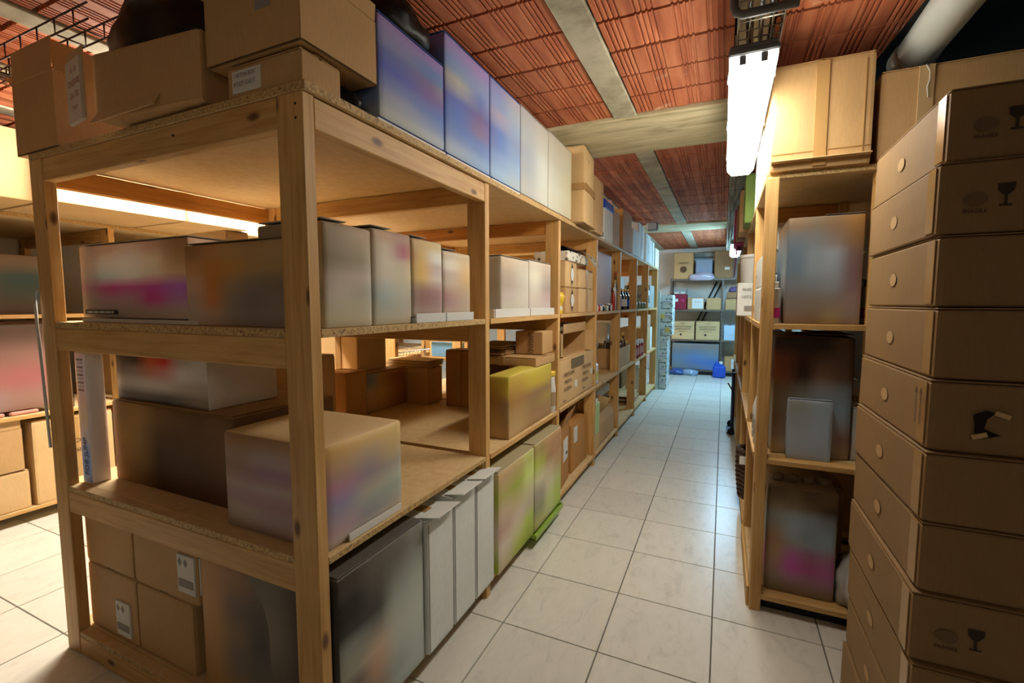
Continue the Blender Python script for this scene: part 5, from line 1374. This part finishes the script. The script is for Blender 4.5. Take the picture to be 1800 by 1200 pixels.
for y in (-0.2, 0.2):
    bm = bmesh.new(); tube(bm, [(-0.01, y - 0.015, 0.04), (-0.01, y + 0.015, 0.04)], 0.04, 16); bm_obj('wheel', bm, BLACKP, t)
# a few cartons filling the right rack further on
for i, (y0, y1, z0, z1, c, lb) in enumerate(((4.75, 5.25, 0.7655, 1.2, 'kraft', 'tan carton in the third bay of the right rack, lower shelf'), (5.5, 6.3, 0.7655, 1.2, 'maroon', 'dark red carton in the fourth bay of the right rack, lower shelf'),
        (5.5, 6.3, 1.4105, 1.8, 'kraft', 'tan carton in the fourth bay of the right rack, middle shelf'), (4.45, 5.2, 0.0865, 0.5, 'dark', 'brown carton in the third bay of the right rack, bottom shelf'))):
    carton(lb, 0.20, 0.62, y0, y1, z0, z1, c, 0, tape=())

# ================================================================ CARTON STACK AT THE RIGHT
SH = 0.1832
random.seed(3)
posn = ['lowest', 'second from the floor', 'third from the floor', 'fourth from the floor', 'fifth from the floor', 'sixth, mid height', 'fifth from the top', 'fourth from the top', 'third from the top', 'second from the top', 'topmost']
feat = {3: ' with a wine glass stamp', 6: ' with a torn hole', 9: ' with a wine glass stamp', 10: ' with a wine glass stamp', 4: ' with clear tape on its front', 5: ' with clear tape on its front', 7: ' with tape at its edge', 8: ' with tape at its edge'}
GLASS = [[(-.022, .045), (.022, .045), (.020, .022), (.008, .008), (-.008, .008), (-.020, .022)], [(-.004, .008), (.004, .008), (.004, -.022), (-.004, -.022)], [(-.016, -.022), (.016, -.022), (.016, -.028), (-.016, -.028)]]
for k in range(11):
    dx = random.uniform(-0.005, 0.006) + (0.0 if k < 10 else 0.004)
    z0 = k * SH + 0.030 if k else 0.001
    x0 = 0.462 + 0.0038 * k + dx
    y0 = 1.43 + 0.013 * k + random.uniform(-0.004, 0.004)
    t, s = carton('brown carton of the right stack, %s%s' % (posn[k], feat.get(k, '')), x0, x0 + 0.46, y0, y0 + 0.64, z0, (k + 1) * SH + 0.028, 'stack', R(random.uniform(-0.8, 0.8)), tape=(), flaps=True,
                  group='brown cartons of the tall stack', bow=0.003)
    # worn paper logos on the aisle side, arrows on one
    for u in (0.20,):
        n = 14
        shape2d(t, s, '-x', 0.30, 0.085, [[(0.032 * math.cos(a * 2 * math.pi / n), 0.02 * math.sin(a * 2 * math.pi / n)) for a in range(n)]], plain('pale_logo', '#ba986a', .8), 'round_logo', 0.0035)
    on_face(t, s, '-x', 0.60, SH / 2, 0.05, SH * 0.9, TAPE, 'tape', 0.002)
    if k in (3, 9, 10):
        shape2d(t, s, '-y', 0.128, 0.085, [[(x * 0.75, y * 0.75) for x, y in p] for p in GLASS], plain('faded_ink', '#3a2c20', .8), 'glass_symbol', 0.004)
        shape2d(t, s, '-y', 0.072, 0.085, [[(0.024 * math.cos(a * .4488), 0.017 * math.sin(a * .4488)) for a in range(14)]], plain('worn_ink', '#775c3e', .8), 'round_stamp', 0.004)
        writing(t, s, '-y', 0.072, 0.055, 0.009, 'FRAGILE', INK_BR, lift=0.004)
    if k in (4, 5, 7, 8): on_face(t, s, '-y', 0.30, SH - 0.03, 0.17, 0.045, TAPE_C, 'clear_tape', 0.008, roll=R(random.uniform(-2, 2)))
    if k in (4, 5): on_face(t, s, '-y', 0.29, 0.06, 0.14, 0.09, TAPE, 'brown_tape', 0.0075)
    if k == 6:
        for q in (0.045, 0.075):
            shape2d(t, s, '-x', 0.60, 0.11, [[(-.003 + q - .06, -.05), (.003 + q - .06, -.05), (.003 + q - .06, .03), (.010 + q - .06, .03), (q - .06, .05), (-.010 + q - .06, .03), (-.003 + q - .06, .03)]], INK_BR, 'arrow_mark', 0.010)
        shape2d(t, s, '-y', 0.118, 0.08, [[(-.03, -.005), (-.034, .022), (-.012, .034), (.008, .030), (-.008, .012), (-.012, -.012), (.02, -.026), (-.012, -.036), (-.03, -.022)]], plain('torn_hole', '#140d08', .9), 'torn_hole', 0.009)
        for q, (a, b) in enumerate(((0.02, 0.025), (-0.02, -0.03))): box('torn_edge', (0.03, 0.004, 0.012), KRAFT_L, t, (-s[0] / 2 + 0.118 + a, -s[1] / 2 - 0.010, 0.08 + b), (0, R(20 * (1 - 2 * q)), 0), 0.001)

# ================================================================ FAR RACK CONTENTS, WHITE COLUMN
FX = 10.51
def fc(label, x0, x1, z0, z1, c, dy=0.0, d=0.36, **kw): return carton(label, x0, x1, FX + dy, FX + dy + d, z0 + 0.0115, z1, c, 0, tape=kw.pop('tape', ()), **kw)
t, s = fc('tan carton with faint round print on the far shelf top, left', -0.99, -0.61, 2.01, 2.57, 'kraft'); writing(t, s, '-y', 0.19, 0.33, 0.05, 'CARNICAS', INK_BR, lift=0.007, width=0.2)
shape2d(t, s, '-y', 0.19, 0.2, [[(0.07 * math.cos(a * .4488), 0.07 * math.sin(a * .4488)) for a in range(14)]], INK_BR, 'round_print', 0.007)
t, s = fc('brown carton with a white sticker on the far shelf top, right', -0.20, 0.15, 2.01, 2.58, 'dark'); on_face(t, s, '-y', 0.24, 0.2, 0.09, 0.055, PAPER, 'sticker', 0.007)
fc('pale blue grey carton on the far shelf top, between the tan and brown ones', -0.56, -0.24, 2.01, 2.42, plain('blue_grey_board', '#8a9aae', .6), 0.02)
t = empty('duct', (-0.42, 10.92, 2.55)); tag(t, 'grey horizontal pipe on the end wall above the far shelf', 'pipe')
bm = bmesh.new(); tube(bm, [(-0.4, 0, 0), (0.55, 0, 0)], 0.06, 14); bm_obj('pipe', bm, PVC, t)
bm = bmesh.new(); tube(bm, [(-0.02, 0, 0), (0.04, 0, 0)], 0.068, 14); bm_obj('collar', bm, PVC, t)
crumple('plastic_bag', 'clear crumpled plastic bag hanging over the far shelf top edge', 'bag', (-0.42, 10.47, 1.985), (0.22, 0.07, 0.10), CLEARB, 3, 0.3, 17)
bpy.data.objects['plastic_bag.005' if 'plastic_bag.005' in bpy.data.objects else 'plastic_bag'].rotation_euler.z += 0.0
t, s = fc('dark red carton with small white marks on the far shelf, third deck', -1.00, -0.72, 1.365, 1.70, 'maroon')
for u in (0.08, 0.2): on_face(t, s, '-y', u, 0.2, 0.06, 0.06, PINKB if u > .1 else PAPER, 'mark', 0.007)
t2, s2 = carton('small grey carton with two white labels on the dark red carton, far shelf', -0.99, -0.73, FX + 0.02, FX + 0.3, 1.703, 1.80, 'grey', 0, tape=())
for u in (0.07, 0.19): on_face(t2, s2, '-y', u, 0.03, 0.08, 0.03, PAPER, 'label', 0.007)
t, s = fc('tan carton with a big white label on the far shelf, third deck', -0.70, -0.38, 1.365, 1.63, 'kraft'); on_face(t, s, '-y', 0.20, 0.13, 0.22, 0.21, PAPER, 'label', 0.007)
writing(t, s, '-y', 0.20, 0.16, 0.025, 'RETIRO', INK_GREY, lift=0.0095)
fc('plain tan carton on the far shelf third deck, left of the middle post', -0.33, -0.05, 1.365, 1.62, 'kraft')
fc('brown carton on the far shelf third deck, right of the middle post', 0.03, 0.30, 1.365, 1.60, 'kraft'); fc('small brown open box stacked right of the middle post on the far shelf', 0.06, 0.30, 1.605, 1.74, 'dark', 0.02, 0.3)
crumple('purple_cloth', 'purple and white cloth heap on the small brown box of the far shelf', 'cloth', (0.18, 10.66, 1.745), (0.09, 0.1, 0.06), plain('purple_cloth', '#6a5a8a', .8), 3, 0.3, 18)
for i, (a, b) in enumerate(((-1.00, -0.55), (-0.52, -0.06))):
    t, s = fc(['left', 'right'][i] + ' one of two tan lettered cartons on the far shelf, second deck', a, b, 0.735, 1.13, 'light', group='lettered cartons of the far shelf')
    w = s[0] / 2
    for k, (tx, hh, v) in enumerate((('L LIDA', 0.022, 0.34), ('CAJA INSTITUCIONAL', 0.032, 0.27), ('ALIMENTOS SECOS', 0.032, 0.22), ('CONSERVAR', 0.016, 0.17))): writing(t, s, '-y', w, v, hh, tx, INK_BR, lift=0.007, width=(0.09, 0.34, 0.30, 0.16)[k])
    shape2d(t, s, '-y', w - 0.04, 0.10, [[(0.022 * math.cos(a2 * .4488), 0.022 * math.sin(a2 * .4488)) for a2 in range(14)]], INK, 'round_mark', 0.007)
for i, (a, b) in enumerate(((0.02, 0.25), (0.28, 0.48))):
    t, s = fc(['pale blue white box right of the middle post on the far shelf second deck', 'second pale blue white box at the right edge of the far shelf'][i], a, b, 0.735, 1.06, plain('pale_blue_white', '#b4cce0', .6), flaps=True)
    writing(t, s, '-y', 0.15, 0.11, 0.02, 'LOTE 2', INK_GREY, lift=0.007)
t, s = fc('tan carton with a white lettered label on the far shelf, lowest deck right', 0.05, 0.42, 0.10, 0.40, 'kraft'); on_face(t, s, '-y', 0.24, 0.15, 0.22, 0.20, PAPER, 'label', 0.007)
writing(t, s, '-y', 0.24, 0.17, 0.035, 'PAQUETES', INK_GREY, lift=0.0095, width=0.2)
FB = G('70706c 68686a 706c66', '5c6c78 5a6c80 68747c', '54708c 50709c 587490', '5c7488 48689c 4068a8', '687880 5c7084 5070a0')
pack('large blue grey package filling the lowest deck of the far shelf', -0.98, -0.06, 10.50, 10.90, 0.1115, 0.66, {'-y': FB}, '#5c7080', 1.3)
for i, (x, m) in enumerate(((-0.86, BLUEPL), (-0.62, CLEARB))):
    crumple('plastic_bag', ['blue', 'clear bluish'][i] + ' crumpled plastic bag on the floor before the far shelf', 'bag', (x, 10.40, 0), (0.16, 0.10, 0.07), [plain('dull_blue_bag', '#3a5c9a', .3), plain('clear_blue', '#8aa4c0', .2)][i], 3, 0.3, 50 + i)
t = empty('blue_jug', (-0.04, 10.28, 0)); tag(t, 'bright blue plastic jerrycan standing on the floor before the far shelf', 'jerrycan')
bm = bmesh.new(); cub(bm, (0, 0, 0.125), (0.24, 0.17, 0.25), None, 0.03); bm_obj('body', bm, BLUEPL, t)
bm = bmesh.new(); lathe(bm, [(0.1, 0.25), (0.05, 0.285), (0.03, 0.29)], 12, (0, 0, -0.003), 0.8); bm_obj('shoulder', bm, BLUEPL, t)
bm = bmesh.new(); lathe(bm, [(0.032, 0.0), (0.032, 0.05), (0, 0.052)], 12, (0.03, 0, 0.28)); bm_obj('cap', bm, WHITEPL, t)
bm = bmesh.new(); tube(bm, [(-0.09, 0, 0.25), (-0.07, 0, 0.31), (0.0, 0, 0.315), (0.02, 0, 0.28)], 0.012, 8); bm_obj('handle', bm, BLUEPL, t)
# wrapped white column
wm = None
def wrap_mat():
    m, nt, b = newmat('printed_wrap')
    L = nt.links.new
    tc = N(nt, 'ShaderNodeTexCoord'); mp = N(nt, 'ShaderNodeMapping', inp={'Scale': (14, 14, 26)}); L(tc.outputs['Object'], mp.inputs['Vector'])
    n1 = N(nt, 'ShaderNodeTexNoise', inp={'Scale': 1.0, 'Detail': 4.0}); L(mp.outputs[0], n1.inputs['Vector'])
    r = ramp(nt, [(0.36, S('#55605a')), (0.44, S('#bcc8c4')), (0.6, S('#d0d8d4'))]); L(n1.outputs['Fac'], r.inputs[0]); L(r.outputs[0], b.inputs['Base Color'])
    b.inputs['Roughness'].default_value = 0.25
    return m
WRAP = wrap_mat()
wn = ['lowest', 'second', 'third', 'fourth', 'fifth', 'sixth', 'topmost']
for k in range(7):
    w = 0.17 if k < 4 else 0.24
    t = empty('wrapped_pack', (-1.045 + w / 2, 8.70, 0.005 + k * 0.236)); tag(t, wn[k] + ' wrapped white pack of the tall column beyond the near rack far end', 'package', 'column of wrapped white packs')
    bm = bmesh.new(); grid_box(bm, (w, 0.48, 0.233), 0.03, 0.012, seed=60 + k); bm_obj('wrapped_body', bm, WRAP, t)
    box('wrap_seam', (w * 0.96, 0.004, 0.02), CLEARB, t, (0, -0.252, 0.115), None, 0.0005)
    if k in (4, 5): box('yellow_sticker', (0.07, 0.004, 0.08), PAPER_Y, t, (-0.04 + 0.09 * (k == 4), -0.256, 0.10), None, 0.0005)
t = empty('pale_panel', (-1.0, 8.42, 0)); tag(t, 'narrow pale painted end board standing against the far end post of the near rack', 'board')
box('board', (0.045, 0.022, 1.72), plain('pale_paint', '#b8cccc', .5), t, (-0.022, 0, 0.86), None, 0.002)
box('edge', (0.012, 0.024, 0.5), GREYPL, t, (0.0, 0, 0.28), None, 0.002)
